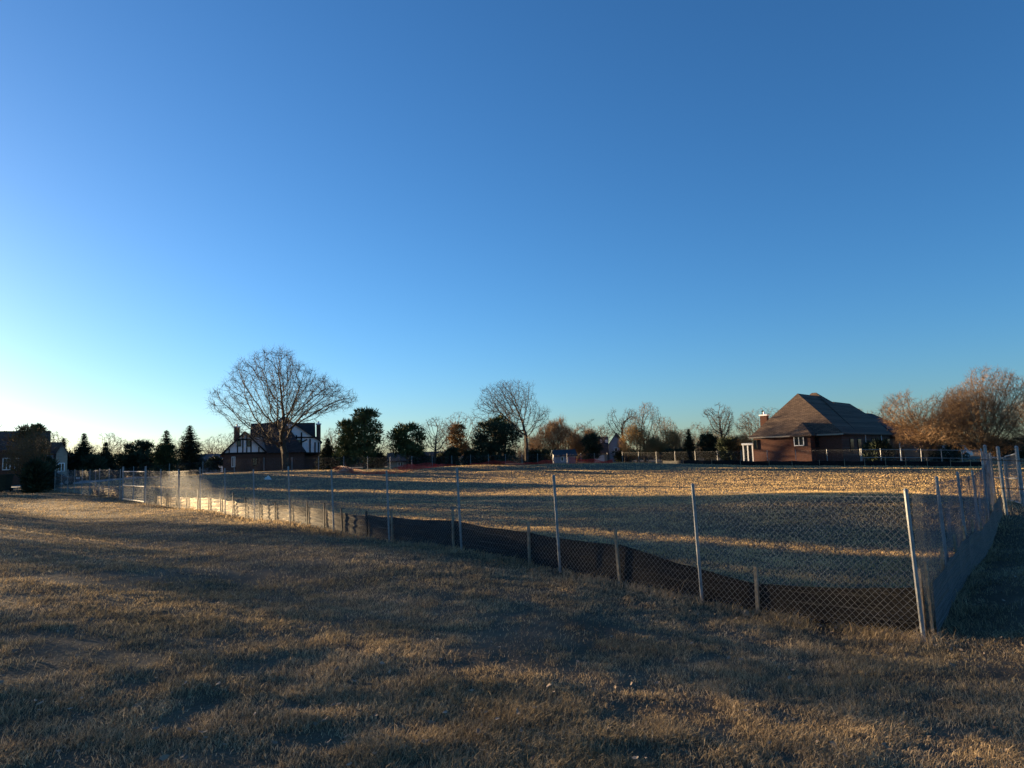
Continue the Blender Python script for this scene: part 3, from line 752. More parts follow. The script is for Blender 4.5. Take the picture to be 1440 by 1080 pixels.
# brown thicket left of the shed
for i, (px, l_, r_, t_, Y, lab) in enumerate(((765,740,796,592,128,'reddish brown twiggy shrub right of the tall spreading tree'),(795,766,828,588,130,'reddish brown twiggy shrub behind the blue roofed shed'),(822,798,848,600,132,'reddish brown twiggy shrub between shed and grey house'))):
    bare(px, l_, r_, t_, Y, lab, 50+i, m='twig_red', name='twiggy_shrub', trunk_f=.06, trunk_r=.12, stems=4, dens=4, step=.034, twigs=6, rmin=.013, tw=.14, upb=.45, top=.4, tjit=.4, group='brown thicket behind the shed')
for i, (px, l_, r_, t_, Y, lab) in enumerate(((902,872,928,596,118,'golden tan shrub at the foot of the tallest tan tree'),(932,908,960,602,120,'golden tan shrub between the tallest tan tree and the small spruce'),(1040,1018,1064,610,108,'tan shrub beside the white porch of the brick house'))):
    bare(px, l_, r_, t_, Y, lab, 56+i, m='twig_gold', name='twiggy_shrub', trunk_f=.06, trunk_r=.1, stems=4, dens=3, step=.036, twigs=6, rmin=.013, tw=.13, upb=.3, top=.4, tjit=.5, group='tan shrubs along the far fence')
# left hand leafless trees
bare(50, 4, 82, 604, 60, 'leafless brown tree spreading in front of the large left house', 61, m='twig_tan', trunk_f=.2, trunk_r=.1, dens=1.8, step=.035, twigs=3, rmin=.010, tw=.07, low=.2)
bare(-22, -62, 11, 578, 62, 'leafless tree whose twigs reach in at the left edge of the picture', 62, trunk_f=.3, dens=1.3, step=.035, rmin=.011)
bg_bare = bare(150, 126, 180, 606, 120, 'pale leafless tree behind the two dark spruces on the left', 63, m='bark2', trunk_f=.2, dens=1.2, step=.036, twigs=2, rmin=.015, group='bare trees on the skyline')
H0 = W(150,606,120).z-gz(bg_bare.location.x,120); W0 = 50/F*120
for i, (px, l_, r_, t_, Y, lab) in enumerate(((72,52,92,604,130,'pale leafless tree behind the gable of the large left house'),(172,158,186,616,135,'low pale leafless tree right of the two dark spruces'),(300,282,318,612,140,'leafless tree behind the small white house'),
        (322,300,345,606,150,'leafless tree behind the stone chimney'),(560,540,585,612,150,'leafless tree behind the broad pine'),(470,448,492,600,150,'leafless tree between the brick chimney and the pine'),
        (690,665,715,592,165,'leafless tree far behind the dark juniper'),(845,825,868,596,165,'leafless tree above the dormers of the grey house'),(1220,1200,1240,572,150,'leafless tree above the garage roof'),(1248,1230,1270,574,150,'leafless tree right of the garage roof'),
        (1100,1080,1125,580,160,'leafless tree behind the left slope of the brick house roof'),(1000,980,1025,600,165,'leafless tree behind the dark evergreens'),(120,100,140,622,150,'leafless tree between the two dark spruces'),(205,185,228,616,140,'low leafless tree behind the ragged cedar'),(252,235,270,612,140,'leafless tree between the two tall dark spruces'),(535,515,556,606,140,'leafless tree just right of the tall ragged pine'),(590,572,612,604,145,'leafless tree between the broad pine and the small round leafless tree'),(632,612,652,606,150,'low leafless tree behind the round brown leaved tree'),(785,765,808,590,160,'pale leafless tree above the brown thicket'),(958,940,978,598,140,'leafless tree directly behind the narrow spruce'),(1060,1042,1080,588,150,'low leafless tree left of the brick chimney'))):
    loc = onground(px, Y); sx = (r_-l_)/F*Y/W0; sz = (W(px,t_,Y).z-loc.z)/H0
    dup(bg_bare, loc, i*1.7, (sx, sx, sz), lab)
# evergreens
conifer('s', 117, 90, 142, 609, 84, 'dark spruce with layered boughs right of the large left house', 71, 'needle_dark', 'spruce_tree', dense=1.3)
conifer('s', 148, 126, 170, 622, 86, 'shorter dark spruce touching the layered spruce', 72, 'needle_dark', 'spruce_tree', dense=1.3)
conifer('p', 196, 172, 218, 622, 92, 'ragged dark cedar left of the rounded arborvitae', 73, 'needle_dark', 'cedar_tree', n_cl=60, cl=.7, base=.05)
conifer('s', 233, 216, 252, 604, 100, 'tall dark spruce behind the rounded arborvitae', 74, 'needle_dark', 'spruce_tree', dense=1.4, base=.03, power=.7)
conifer('s', 266, 243, 288, 598, 96, 'tallest dark spruce left of the half timbered house', 75, 'needle_dark', 'spruce_tree', dense=1.5, base=.04, power=.62)
conifer('p', 231, 213, 252, 626, 84, 'rounded olive arborvitae in front of the dark spruces', 76, 'needle_olive', 'arborvitae', n_cl=110, cl=.55, base=.03, ntri=60, tl=.25)
conifer('p', 513, 492, 542, 576, 92, 'tall pine with a ragged top right of the half timbered house', 77, 'needle_pine', 'pine_tree', n_cl=85, cl=.85, base=.13, ntri=80)
conifer('p', 489, 468, 508, 592, 93, 'olive pine leaning against the tall ragged pine', 78, 'needle_pine', 'pine_tree', n_cl=60, cl=.8, base=.1)
conifer('s', 461, 444, 480, 616, 95, 'small dark spruce at the right corner of the half timbered house', 79, 'needle_dark', 'spruce_tree', dense=1.3, base=.02)
conifer('p', 573, 545, 602, 598, 98, 'broad pine left of the small round leafless tree', 80, 'needle_pine', 'pine_tree', n_cl=70, cl=.9, base=.28)
conifer('p', 697, 660, 738, 594, 102, 'broad dark juniper in front of the two stemmed tree', 81, 'needle_dark', 'juniper_tree', n_cl=120, cl=.95, base=.04)
conifer('p', 702, 688, 716, 586, 104, 'olive tipped pine poking out above the dark juniper', 82, 'needle_pine', 'pine_tree', n_cl=34, cl=.6, base=.5)
conifer('p', 645, 630, 662, 596, 108, 'round brown leaved tree left of the dark juniper', 83, 'leaf_brown', 'oak_tree', n_cl=60, cl=.8, base=.2, tl=.3)
conifer('p', 637, 627, 648, 632, 96, 'dark rounded shrub beside the sunlit yellow wall', 84, 'needle_dark', 'evergreen_shrub', n_cl=40, cl=.5, base=.03)
conifer('s', 971, 958, 985, 603, 112, 'narrow spruce among the tan trees', 85, 'needle_dark', 'spruce_tree', dense=1.2)
conifer('p', 998, 980, 1012, 612, 113, 'dark rounded evergreen right of the narrow spruce', 86, 'needle_dark', 'evergreen_shrub', n_cl=50, cl=.8, base=.04)
conifer('p', 1026, 1008, 1042, 618, 104, 'dark evergreen under the round leafless tree', 87, 'needle_dark', 'evergreen_shrub', n_cl=50, cl=.8, base=.03)
conifer('p', 833, 816, 848, 612, 124, 'dark evergreen between the brown thicket and the grey house', 88, 'needle_dark', 'evergreen_shrub', n_cl=50, cl=.8, base=.03)
conifer('s', 1078, 1070, 1088, 576, 118, 'small spruce tip right of the brick chimney', 89, 'needle_dark', 'spruce_tree', dense=1.1)
conifer('p', 52, 36, 70, 653, 58, 'dark evergreen shrub under the brown leaved tree', 90, 'needle_dark', 'evergreen_shrub', n_cl=60, cl=.6, base=.05)
conifer('p', 60, 42, 84, 646, 62, 'wide dark evergreen shrub in front of the left gable', 91, 'needle_dark', 'evergreen_shrub', n_cl=60, cl=.6, base=.03)
conifer('p', 40, 12, 70, 600, 66, 'brown leaved oak covering the roof of the large left house', 92, 'leaf_brown', 'oak_tree', n_cl=90, cl=.75, base=.25, tl=.25, ntri=50)
conifer('p', 50, 38, 62, 598, 88, 'pine top showing above the ridge of the large left house', 93, 'needle_pine', 'pine_tree', n_cl=40, cl=.6, base=.6)
conifer('s', 88, 78, 98, 615, 96, 'small spruce behind the grey gable on the left', 94, 'needle_dark', 'spruce_tree', dense=1.1)
conifer('p', 470, 455, 485, 640, 98, 'low dark shrub below the olive pine', 95, 'needle_dark', 'evergreen_shrub', n_cl=40, cl=.6, base=.02)
for i, (px, l_, r_, t_, Y, lab) in enumerate(((100,84,120,640,86,'low dark evergreen in front of the layered spruce, left side'),(134,116,156,644,83,'low dark evergreen between the two dark spruces'),(172,152,196,640,92,'low dark evergreen left of the ragged cedar'),(214,198,232,640,90,'low dark evergreen between cedar and arborvitae'),(300,286,314,646,112,'low dark shrub left of the half timbered house'),(620,604,636,640,112,'low dark shrub behind the small round leafless tree'),(528,512,546,640,100,'low dark shrub at the right foot of the tall ragged pine'),(590,572,606,642,108,'low dark shrub right of the broad pine'),(665,650,682,636,104,'dark shrub at the left foot of the dark juniper'),(770,752,790,634,122,'dark low shrub under the brown thicket'),(750,736,764,636,112,'low dark shrub right of the trunk of the tall spreading tree'),(1235,1212,1262,622,82,'dark evergreen hedge shrub in front of the garage'),(1330,1300,1362,628,96,'dark low shrub under the left brown tree'),(1425,1395,1470,618,100,'dark low shrub under the biggest brown tree'),(880,860,900,634,128,'dark low shrub under the slim leaning tree'),(950,930,972,634,116,'dark low shrub left of the narrow spruce'))):
    conifer('p', px, l_, r_, t_, Y, lab, 100+i, 'needle_dark', 'evergreen_shrub', n_cl=40, cl=.7, base=.02)

# far woods beyond the houses: one belt that reads as a mass
def far_woods():
    rg = random.Random(77); mb = MB()
    for i in range(15000):
        px = rg.uniform(-700, 2100); Y = rg.uniform(175, 235); x = (px-720)/F*Y; z = .2-.006*x*.5
        h = (rg.uniform(3, 7.5) if i % 2 else rg.uniform(1, 3.2))*(.6+.5*(sin(px*.021)+1)*.5+.25*sin(px*.07)); lean = rg.gauss(0,.22)
        b = Vector((x, Y, z)); m_ = b+Vector((lean*h*.5, rg.gauss(0,.6), h*.6)); t = m_+Vector((lean*h*.6+rg.gauss(0,.4), rg.gauss(0,.6), h*.4))
        mb.tube(b, m_, .07, .05, 3, cap=False); mb.tube(m_, t, .05, .018, 3, cap=False)
        for k in range(5):
            s = b+(t-b)*rg.uniform(.03,.9); mb.tube(s, s+Vector((rg.gauss(0,1.1), rg.gauss(0,1.1), rg.uniform(.4,1.8))), .035, .014, 3, cap=False)
    o = mb.build('far_woods', M['bark']); tag(o, 'hazy line of leafless woods beyond the houses', 'woods', kind='stuff')
far_woods()

# ------------------------------------------------------------------ houses
def X(px, py, Y): return W(px, py, Y).x
def Zp(px, py, Y): return W(px, py, Y).z
def hip(mb, x0, x1, y0, y1, ze, zr, a0, a1, b=None, th=.16):
    """hip roof: eave rectangle, ridge at height zr from (a0, b0) to (a1, b1)"""
    b0, b1 = b if b else ((y0+y1)/2, (y0+y1)/2)
    E = [Vector((x0,y0,ze)), Vector((x1,y0,ze)), Vector((x1,y1,ze)), Vector((x0,y1,ze))]
    R0 = Vector((a0,b0,zr)); R1 = Vector((a1,b1,zr))
    if abs(b1-b0) > abs(a1-a0):       # ridge runs back: R0 in front
        faces = [[E[0],E[1],R0],[E[1],E[2],R1,R0],[E[2],E[3],R1],[E[3],E[0],R0,R1]]
    else:
        faces = [[E[0],E[1],R1,R0],[E[1],E[2],R1],[E[2],E[3],R0,R1],[E[3],E[0],R0]]
    for f in faces: mb.poly(f)
    D = [e-Vector((0,0,th)) for e in E]
    for i in range(4): mb.quad(D[i], D[(i+1)%4], E[(i+1)%4], E[i])
    mb.poly(list(reversed(D)))
def gable(mb, x0, x1, y0, y1, ze, zr, axis='y', ov=.3, th=.18):
    """two sloping slabs; axis = direction of the ridge"""
    if axis == 'y':
        xm = (x0+x1)/2; k = (zr-ze)/(xm-x0); zl = ze-k*ov
        mb.slab([(x0-ov,y0-ov,zl+th),(xm,y0-ov,zr+th),(xm,y1+ov,zr+th),(x0-ov,y1+ov,zl+th)], th)
        mb.slab([(xm,y0-ov,zr+th),(x1+ov,y0-ov,zl+th),(x1+ov,y1+ov,zl+th),(xm,y1+ov,zr+th)], th)
    else:
        ym = (y0+y1)/2; k = (zr-ze)/(ym-y0); zl = ze-k*ov
        mb.slab([(x0-ov,y0-ov,zl+th),(x1+ov,y0-ov,zl+th),(x1+ov,ym,zr+th),(x0-ov,ym,zr+th)], th)
        mb.slab([(x0-ov,ym,zr+th),(x1+ov,ym,zr+th),(x1+ov,y1+ov,zl+th),(x0-ov,y1+ov,zl+th)], th)
def window(parent, x0, x1, z0, z1, y, mull=1, frame='trim', arch=False):
    f = MB(); t = .09
    f.box(x0-t, x0, y-.07, y+.02, z0-t, z1+t); f.box(x1, x1+t, y-.07, y+.02, z0-t, z1+t)
    f.box(x0, x1, y-.07, y+.02, z1, z1+t); f.box(x0, x1, y-.09, y+.02, z0-t, z0)
    for k in range(mull): xm = x0+(x1-x0)*(k+1)/(mull+1); f.box(xm-.035, xm+.035, y-.06, y+.02, z0, z1)
    fo = f.build('window', M[frame], parent)
    g = MB(); g.box(x0, x1, y-.02, y+.015, z0, z1); g.build('pane', M['glass'], fo)
    if arch: pass
def chimney(parent, x0, x1, y0, z0, z1, m):
    mb = MB(); d = x1-x0; mb.box(x0, x1, y0, y0+d*.8, z0, z1)
    c = mb.build('chimney', M[m], parent)
    k = MB(); k.box(x0-.1, x1+.1, y0-.1, y0+d*.8+.1, z1, z1+.18); k.tube(((x0+x1)/2, y0+d*.4, z1+.18), ((x0+x1)/2, y0+d*.4, z1+.55), .14, .12, 8); k.build('chimney_cap', M['stucco'], c)


def plane_fn(root, rot):
    """local u and z where the ray of a photograph pixel meets the vertical plane v behind a house front turned by rot"""
    ua = Vector((cos(rot), sin(rot), 0)); va = Vector((-sin(rot), cos(rot), 0)); o = Vector((root.location.x, root.location.y, 0))
    def P_(px, py, v):
        d = _f + _r*((px-720)/F) - _u*((py-540)/F); h = Vector((d.x, d.y, 0)); k = (o+va*v).dot(va)/h.dot(va)
        return (h*k-o).dot(ua), EYE + d.z*k - root.location.z
    return (lambda px, py, v: P_(px, py, v)[0]), (lambda px, py, v: P_(px, py, v)[1])
def house_root(name, label, px, Y, rot, cat='house'):
    r = empty(name, onground(px, Y), label, cat); r.rotation_euler = (0, 0, radians(rot)); LOCAL.add(r.name)
    return (r,) + plane_fn(r, radians(rot))

def tudor():
    r, X, Zp = house_root('half_timbered_house', 'dark brick house with white half timbered gables behind the largest leafless tree', 343, 108, 17)
    g0 = -.8; Y = 0
    # left wing
    xl, xr = X(314,638,Y), X(374,638,Y); ze = Zp(343,638,Y); zr = Zp(343,608,Y); xm = (xl+xr)/2
    w = MB(); w.box(xl, xr, Y, Y+9, g0, ze); w.build('brick_wall', M['brick_brown'], r)
    s = MB(); s.prism([(xl,Y+.02,ze),(xr,Y+.02,ze),(xm,Y+.02,zr)], 8.9); s.build('gable_wall', M['stucco'], r)
    rf = MB(); gable(rf, xl, xr, Y-.05, Y+9, ze, zr, 'y', .4, .2); roof = rf.build('roof', M['shingle_dark'], r)
    # middle block, ridge along x
    x1 = X(452,640,Y+3); zr2 = Zp(370,597,Y+8); zw = Zp(400,638,Y+3)
    w = MB(); w.box(xr+.01, x1, Y+3, Y+13, g0, zw); w.build('brick_wall', M['brick_brown'], r)
    rf = MB(); gable(rf, X(356,600,Y+8), X(440,600,Y+8), Y+3, Y+13, zw, zr2, 'x', .35, .2); rf.build('roof', M['shingle_dark'], r)
    # large right gable
    ax, az = X(399,588,Y+2), Zp(399,587,Y+2); bx = X(450,622,Y+2); bz = Zp(450,621,Y+2)
    k = (az-bz)/(bx-ax); lx = ax-(bx-ax)*1.05; lz = az-k*(ax-lx)
    s = MB(); s.prism([(ax,Y+2,az),(lx,Y+2,lz),(lx,Y+2,zw),(bx,Y+2,zw),(bx,Y+2,bz)], 10); s.build('gable_wall', M['stucco'], r)
    rf = MB(); th = .22
    rf.slab([(lx-.3,Y+1.6,lz-.3*k+th),(ax,Y+1.6,az+th),(ax,Y+12,az+th),(lx-.3,Y+12,lz-.3*k+th)], th)
    rf.slab([(ax,Y+1.6,az+th),(bx+.35,Y+1.6,bz-.35*k+th),(bx+.35,Y+12,bz-.35*k+th),(ax,Y+12,az+th)], th); rf.build('roof', M['shingle_dark'], r)
    # low front roof under that gable
    f0, f1 = X(376,638,Y), X(431,638,Y); hx, hz = X(362,596,Y+2), Zp(362,596,Y+2)
    w = MB(); w.box(xr+.02, f1-.3, Y-.6, Y+1.98, g0, ze); w.build('brick_wall', M['brick_brown'], r)
    rf = MB(); zz = Zp(398,592,Y+2); rf.poly([(f0,Y-1,ze),(f1,Y-1,ze),(ax,Y+1.95,zz),(hx,Y+1.95,hz)]); rf.poly([(f1,Y-1,ze),(f1,Y+1.97,ze),(ax,Y+1.96,zz)]); rf.poly([(f0,Y+1.97,ze),(f0,Y-1,ze),(hx,Y+1.96,hz)])
    rf.poly([(f0,Y-1,ze-.01),(f0,Y+1.97,ze-.01),(f1,Y+1.97,ze-.01),(f1,Y-1,ze-.01)]); rf.build('roof', M['shingle_dark'], r)
    # timbers
    def beam(p0, p1, wd, y):
        mb = MB(); p0 = Vector((p0[0], y, p0[1])); p1 = Vector((p1[0], y, p1[1])); d = (p1-p0).normalized(); n = Vector((-d.z, 0, d.x))*wd/2
        mb.prism([p0-n, p1-n, p1+n, p0+n], .07); mb.build('timber', M['timber'], r)
    y_ = Y-.05; pz = lambda px, py: (X(px,py,Y), Zp(px,py,Y))
    for px in (322.5, 334, 341.5, 347, 353, 364): 
        x_ = X(px,630,Y); zt = zr-(zr-ze)*abs(x_-xm)/(xm-xl)-.15; beam((x_, ze), (x_, zt), .17, y_)
    beam((xl-.2, ze+.05), (xr+.2, ze+.05), .3, y_-.02)
    zm = Zp(343,618,Y); hw = (xm-xl)*(zr-zm)/(zr-ze); beam((xm-hw, zm), (xm+hw, zm), .2, y_-.01)
    beam((xl-.35,ze-.15), (xm,zr+.05), .22, Y-.5); beam((xr+.35,ze-.15), (xm,zr+.05), .22, Y-.5)
    Yb = Y+1.95; pz2 = lambda px, py: (X(px,py,Yb), Zp(px,py,Yb))
    for (a, b) in (((417,636),(417,612)),((424,608),(424,628)),((436,637),(436,617)),((443,637),(443,622)),((448,637),(448,622)),((414,615),(446,615)),((414,627),(432,618)),((412,637),(449,637))): beam(pz2(*a), pz2(*b), .2, Yb-.08)
    for px in (336, 350): window(r, X(px-2,622,Y), X(px+2,622,Y), Zp(px,627,Y), Zp(px,620,Y), Y-.08, 0, 'timber')
    window(r, X(326.5,650,Y), X(330,650,Y), Zp(328,656,Y), Zp(328,643,Y), Y-.03, 1)
    window(r, X(356,650,Y), X(361,650,Y), Zp(358,654,Y), Zp(358,644,Y), Y-.03, 1, 'timber')
    window(r, X(419,632,Yb), X(422.5,632,Yb), Zp(420,628,Yb), Zp(420,619,Yb), Yb-.06, 0, 'timber')
    chimney(r, X(329,600,Y+7), X(337,600,Y+7), Y+7, g0+3, Zp(333,601,Y+7), 'brick_brown')
    chimney(r, X(445,600,Y+5), X(451,600,Y+5), Y+5, g0+3, Zp(448,597,Y+5), 'brick_brown')
tudor()

def brick_house():
    r = empty('brick_house', Vector((38.8, 84, gz(38.8, 84))), 'large red brick house with a steep brown shingled hip roof on the right', 'house')
    rot = radians(-42); r.rotation_euler = (0, 0, rot); LOCAL.add(r.name); X, Zp = plane_fn(r, rot)
    B = -r.location.z; g0 = -1.2; ze = 3.47+B; UL = -11.5
    w = MB(); w.box(UL+.35, -.35, .4, 24, g0, ze-.02); w.build('wall', M['brick_red'], r)
    rf = MB(); hip(rf, UL, 0, 0, 15, ze, 8.95+B, -6.8, -6.8, (5, 12)); rf.build('roof', M['shingle'], r)
    rf = MB(); hip(rf, UL-1.5, -.02, 6, 19, ze+.01, 9.45+B, -7.6, -7.0, (12.9, 13.1) if False else None); rf.build('roof', M['shingle'], r)
    rf = MB(); hip(rf, UL, -.01, 12, 25, ze-.01, 8.25+B, -6, -6, (16, 23.4)); rf.build('roof', M['shingle'], r)
    w = MB(); w.box(-10, .6, 24.01, 40, g0, ze-.3); w.build('wall', M['brick_red'], r)
    rf = MB(); hip(rf, -10.5, .9, 21, 35, ze-.25, 6.85+B, -4.8, -4.8, (25, 30)); rf.build('roof', M['shingle_dark'], r)
    rf = MB(); hip(rf, -10.3, .85, 27, 41, ze-.27, 6.1+B, -4.8, -4.8, (31, 37)); rf.build('roof', M['shingle_dark'], r)
    # bay with its own small hip roof
    w = MB(); w.box(-5.4, -3.4, -1.2, .39, g0, ze-.1); w.build('bay_wall', M['brick_red'], r)
    rf = MB(); hip(rf, -5.7, -3.1, -1.6, 3.6, ze-.08, ze+1.5, -4.75, -4.75, (.1, 2.6)); rf.build('bay_roof', M['shingle'], r)
    window(r, X(1117.5,620,-1.2), X(1129.5,620,-1.2), Zp(1123,626,-1.2), Zp(1123,614.5,-1.2), -1.2, 1)
    for a, b in ((X(1060,620,.4), X(1064,620,.4)), (X(1147,620,.4), X(1151,620,.4))): window(r, a, b, ze-1.5, ze-.45, .4, 0, 'timber')
    t = MB(); t.box(UL-.02, -5.75, -.1, -.004, ze-.2, ze-.02); t.build('gutter', M['siding_tan'], r)
    t = MB(); t.box(-3.05, .02, -.1, -.004, ze-.2, ze-.02); t.build('gutter', M['siding_tan'], r)
    for v in (9.5, 16.5):
        d = MB(); d.tube((-.27, v, g0), (-.27, v, ze-.15), .07, .07, 6); d.build('downpipe', M['trim'], r)
    for v in (4, 7, 13, 20):
        f = MB(); f.box(-.36, -.29, v-.7, v+.7, ze-2.2, ze-.6); wo = f.build('window', M['timber'], r)
        g = MB(); g.box(-.30, -.275, v-.6, v+.6, ze-2.1, ze-.7); g.build('pane', M['glass'], wo)
    pr = MB()
    for uu in (UL-1.35, UL-.75, UL-.1): pr.box(uu-.07, uu+.07, 1.0, 1.14, g0, ze-1.0)
    pr.box(UL-1.5, UL+.3, .9, 5, ze-1.0, ze-.75); pr.build('porch', M['siding_white'], r)
    g_ = MB(); g_.box(UL-1.25, UL-.15, 1.2, 1.25, g0+1.8, ze-1.05); g_.build('porch_window', M['glass'], r)
    chimney(r, -11.6, -10.7, 4, ze, Zp(1070,585,4), 'brick_red')
    d = MB(); d.box(-.33, -.25, 25, 31, g0+.4, ze-1.2); d.build('garage_door', M['timber'], r)
brick_house()

def simple_house(name, label, px0, px1, pye, pyr, Y, depth, wallm, roofm, axis='x', wins=(), cat='house', rot=None):
    pm = (px0+px1)/2
    if rot is None: rot = -math.degrees(atan((pm-720)/F))*.9
    r, X, Zp = house_root(name, label, pm, Y, rot, cat); g0 = -.6
    x0, x1 = X(px0,pye,0), X(px1,pye,0); ze = Zp(pm,pye,0); zr = Zp(pm,pyr,depth/2 if axis == 'x' else 0)
    w = MB(); w.box(x0, x1, 0, depth, g0, ze)
    if axis == 'x':
        for xx in (x0, x1):
            n = len(w.v); w.v += [(xx,0,ze),(xx,depth,ze),(xx,depth/2,zr)]; w.f.append((n,n+1,n+2))
    else:
        w.prism([(x0,0,ze+.001),(x1,0,ze+.001),((x0+x1)/2,0,zr)], depth)
    w.build('wall', M[wallm], r)
    rf = MB(); gable(rf, x0, x1, 0, depth, ze, zr, axis, .3, .16); rf.build('roof', M[roofm], r)
    for (a, b, c, d, m_) in wins: window(r, X(a,c,0), X(b,c,0), Zp((a+b)/2,d,0), Zp((a+b)/2,c,0), -.02, m_)
    return r, X, Zp
simple_house('garden_shed', 'pale garden shed with a blue roof beyond the far fence', 781, 809, 640, 633.5, 116, 2.6, 'siding', 'shingle_blue', 'x', ((789,792,643,648,0),), cat='shed', rot=8)
def grey_house():
    r, X, Zp = simple_house('grey_house', 'grey sided house with a tall gable and two white dormers among bare trees', 856, 879, 625, 609, 140, 9, 'siding', 'shingle_dark', 'y', ((864,868,630,638,1),(871,875,630,638,1)))
    g0 = -.6; v = 1; x0, x1 = X(838,626,v), X(856,626,v); ze = Zp(846,627,v); zr = Zp(846,615,v+4)
    w = MB(); w.box(x0, x1-.01, v, v+7.9, g0, ze); w.build('wall', M['siding'], r)
    rf = MB(); gable(rf, x0, x1-.3, v, v+8, ze, zr, 'x', .25, .15); rf.build('roof', M['shingle_dark'], r)
    for px in (845, 853):
        d = MB(); a, b = X(px-2,622,v+1), X(px+2,622,v+1); zt = Zp(px,620,v+1); d.box(a, b, v+1, v+3.5, Zp(px,625,v+1), zt)
        d.prism([(a-.1,v+.98,zt+.01),(b+.1,v+.98,zt+.01),((a+b)/2,v+.98,Zp(px,617.5,v+1))], 2.6); d.build('dormer', M['trim'], r)
    v = -4; x0, x1 = X(832,637,v), X(854,636,v); zg = Zp(843,637,v); w = MB(); w.box(x0, x1, v, v+4.9, g0, zg); w.build('garage_wall', M['siding_tan'], r)
    rf = MB(); gable(rf, x0, x1, v, v+4.6, zg, Zp(843,626,v+2.4), 'x', .25, .15); rf.build('garage_roof', M['shingle_red'], r)
    d = MB(); d.box(X(836,642,v), X(850,642,v), v-.05, v+.01, g0+.3, Zp(843,640,v)); d.build('garage_door', M['siding_white'], r)
grey_house()
simple_house('small_white_house', 'small white house with a grey blue roof left of the half timbered house', 256, 312, 649, 640, 122, 8, 'siding_white', 'shingle_blue', 'x', ((291,296,651,657,1),(298,304,651,657,1),(268,274,651,657,1)))
simple_house('ranch_house', 'long low house with a dark brown roof behind the broad pine', 545, 632, 648, 637, 112, 9, 'siding_tan', 'shingle_red', 'x', ((560,566,650,655,1),(585,592,650,655,1),(612,618,650,655,1)))
simple_house('yellow_house', 'yellow tan house wall caught by the sun left of the dark juniper', 640, 668, 637, 624, 118, 8, 'siding_gold', 'shingle_red', 'y', ((650,654,641,647,1),))
def left_house():
    r, X, Zp = simple_house('large_house', 'large dark house with a broad brown roof half hidden by trees at the left edge', -40, 66, 634, 608, 80, 13, 'brick_brown', 'shingle_red', 'x', ((5,14,645,660,1),(22,30,645,660,1),(46,54,645,660,1)), rot=33)
    g0 = -.6; v = -3; x0, x1 = X(79,637,v), X(95,637,v); ze = Zp(87,637,v); zr = Zp(87,624,v)
    w = MB(); w.box(x0, x1, v, v+9, g0, ze); w.prism([(x0,v,ze+.001),(x1,v,ze+.001),((x0+x1)/2,v,zr)], 9); w.build('gable_wall', M['siding_tan'], r)
    rf = MB(); gable(rf, x0, x1, v, v+9, ze, zr, 'y', .25, .15); rf.build('roof', M['shingle_red'], r)
    q0 = X(64,636,v+2); zz = Zp(72,640,v+2)
    w = MB(); w.box(q0, x0-.01, v+2, v+8.5, g0, zz); w.build('wall', M['siding'], r)
    rf = MB(); gable(rf, q0, x0+.6, v+2, v+8.5, zz, Zp(72,623.5,v+5), 'x', .05, .15); rf.build('roof', M['shingle_red'], r)
    window(r, X(83,650,v), X(90,650,v), Zp(87,662,v), Zp(87,652,v), v-.03, 1)
left_house()

# unseen trees added beyond the left edge, placed to throw long shadows over the lot
SD = Vector((sin(SUN_AZ), cos(SUN_AZ), 0)); SN = Vector((SD.y, -SD.x, 0))
_t, _c = bare_parts(300, 11, -5, 5, .15, .2, dens=2.2, step=.03, twigs=3, rmin=.02, tw=.07)  # unseen leafless crowns, added to dapple the foreground with shade
_occ_bare = None
for i, (q_, t_, sc, lab) in enumerate(((-6,46,1,'leafless tree added out of view beyond the left edge to cast shade, nearest the camera'),(-1.0,50,.85,'leafless tree added out of view beyond the left edge to cast shade, second from the camera'),(2.6,47,.62,'leafless tree added out of view beyond the left edge to cast shade, third from the camera'),(-11,55,1.1,'leafless tree added out of view far to the left of the camera to cast shade'),(6.2,66,.62,'leafless tree added out of view beyond the left edge to cast shade, behind the third one'),(9.0,56,.72,'leafless tree added out of view beyond the left edge to cast shade, fourth from the camera'),(12.5,75,.7,'leafless tree added out of view beyond the left edge to cast shade, close to the pines'))):
    p = SN*q_ + SD*t_; p.z = gz(p.x, p.y)
    if _occ_bare is None: _occ_bare = thing_tree('bare_tree', [('trunk', _t, M['bark']), ('crown', _c, M['bark2'])], p, lab, 'leafless trees added beyond the left edge to cast shade')
    else: dup(_occ_bare, p, i*1.3, (sc, sc, sc), lab)
_t, _c = pine_parts(205, 9.0, 5.0, n_cl=70, cl=.9, base=.485, trk=.35)  # unseen pines, crowns set high to shade the near field but spare the silt
_occ_pine = None
for i, (q_, t_, lab) in enumerate(((13.2,62,'high crowned pine added out of view beyond the left edge to cast shade, nearest the camera'),(16.6,63,'high crowned pine added out of view beyond the left edge to cast shade, second from the camera'),(20.0,62,'high crowned pine added out of view beyond the left edge to cast shade, third from the camera'))):
    p = SN*q_ + SD*t_; p.z = gz(p.x, p.y)
    if _occ_pine is None: _occ_pine = thing_tree('pine_tree', [('trunk', _t, M['bark']), ('crown', _c, M['needle_pine'])], p, lab, 'high crowned pines added beyond the left edge to cast shade')
    else: dup(_occ_pine, p, i*2.1, (1, 1, 1), lab)
_t, _c = pine_parts(201, 10.5, 6.5, n_cl=90, cl=1.0, base=.05)  # unseen dense pines, added to darken a band of the field
_occ_pine = None
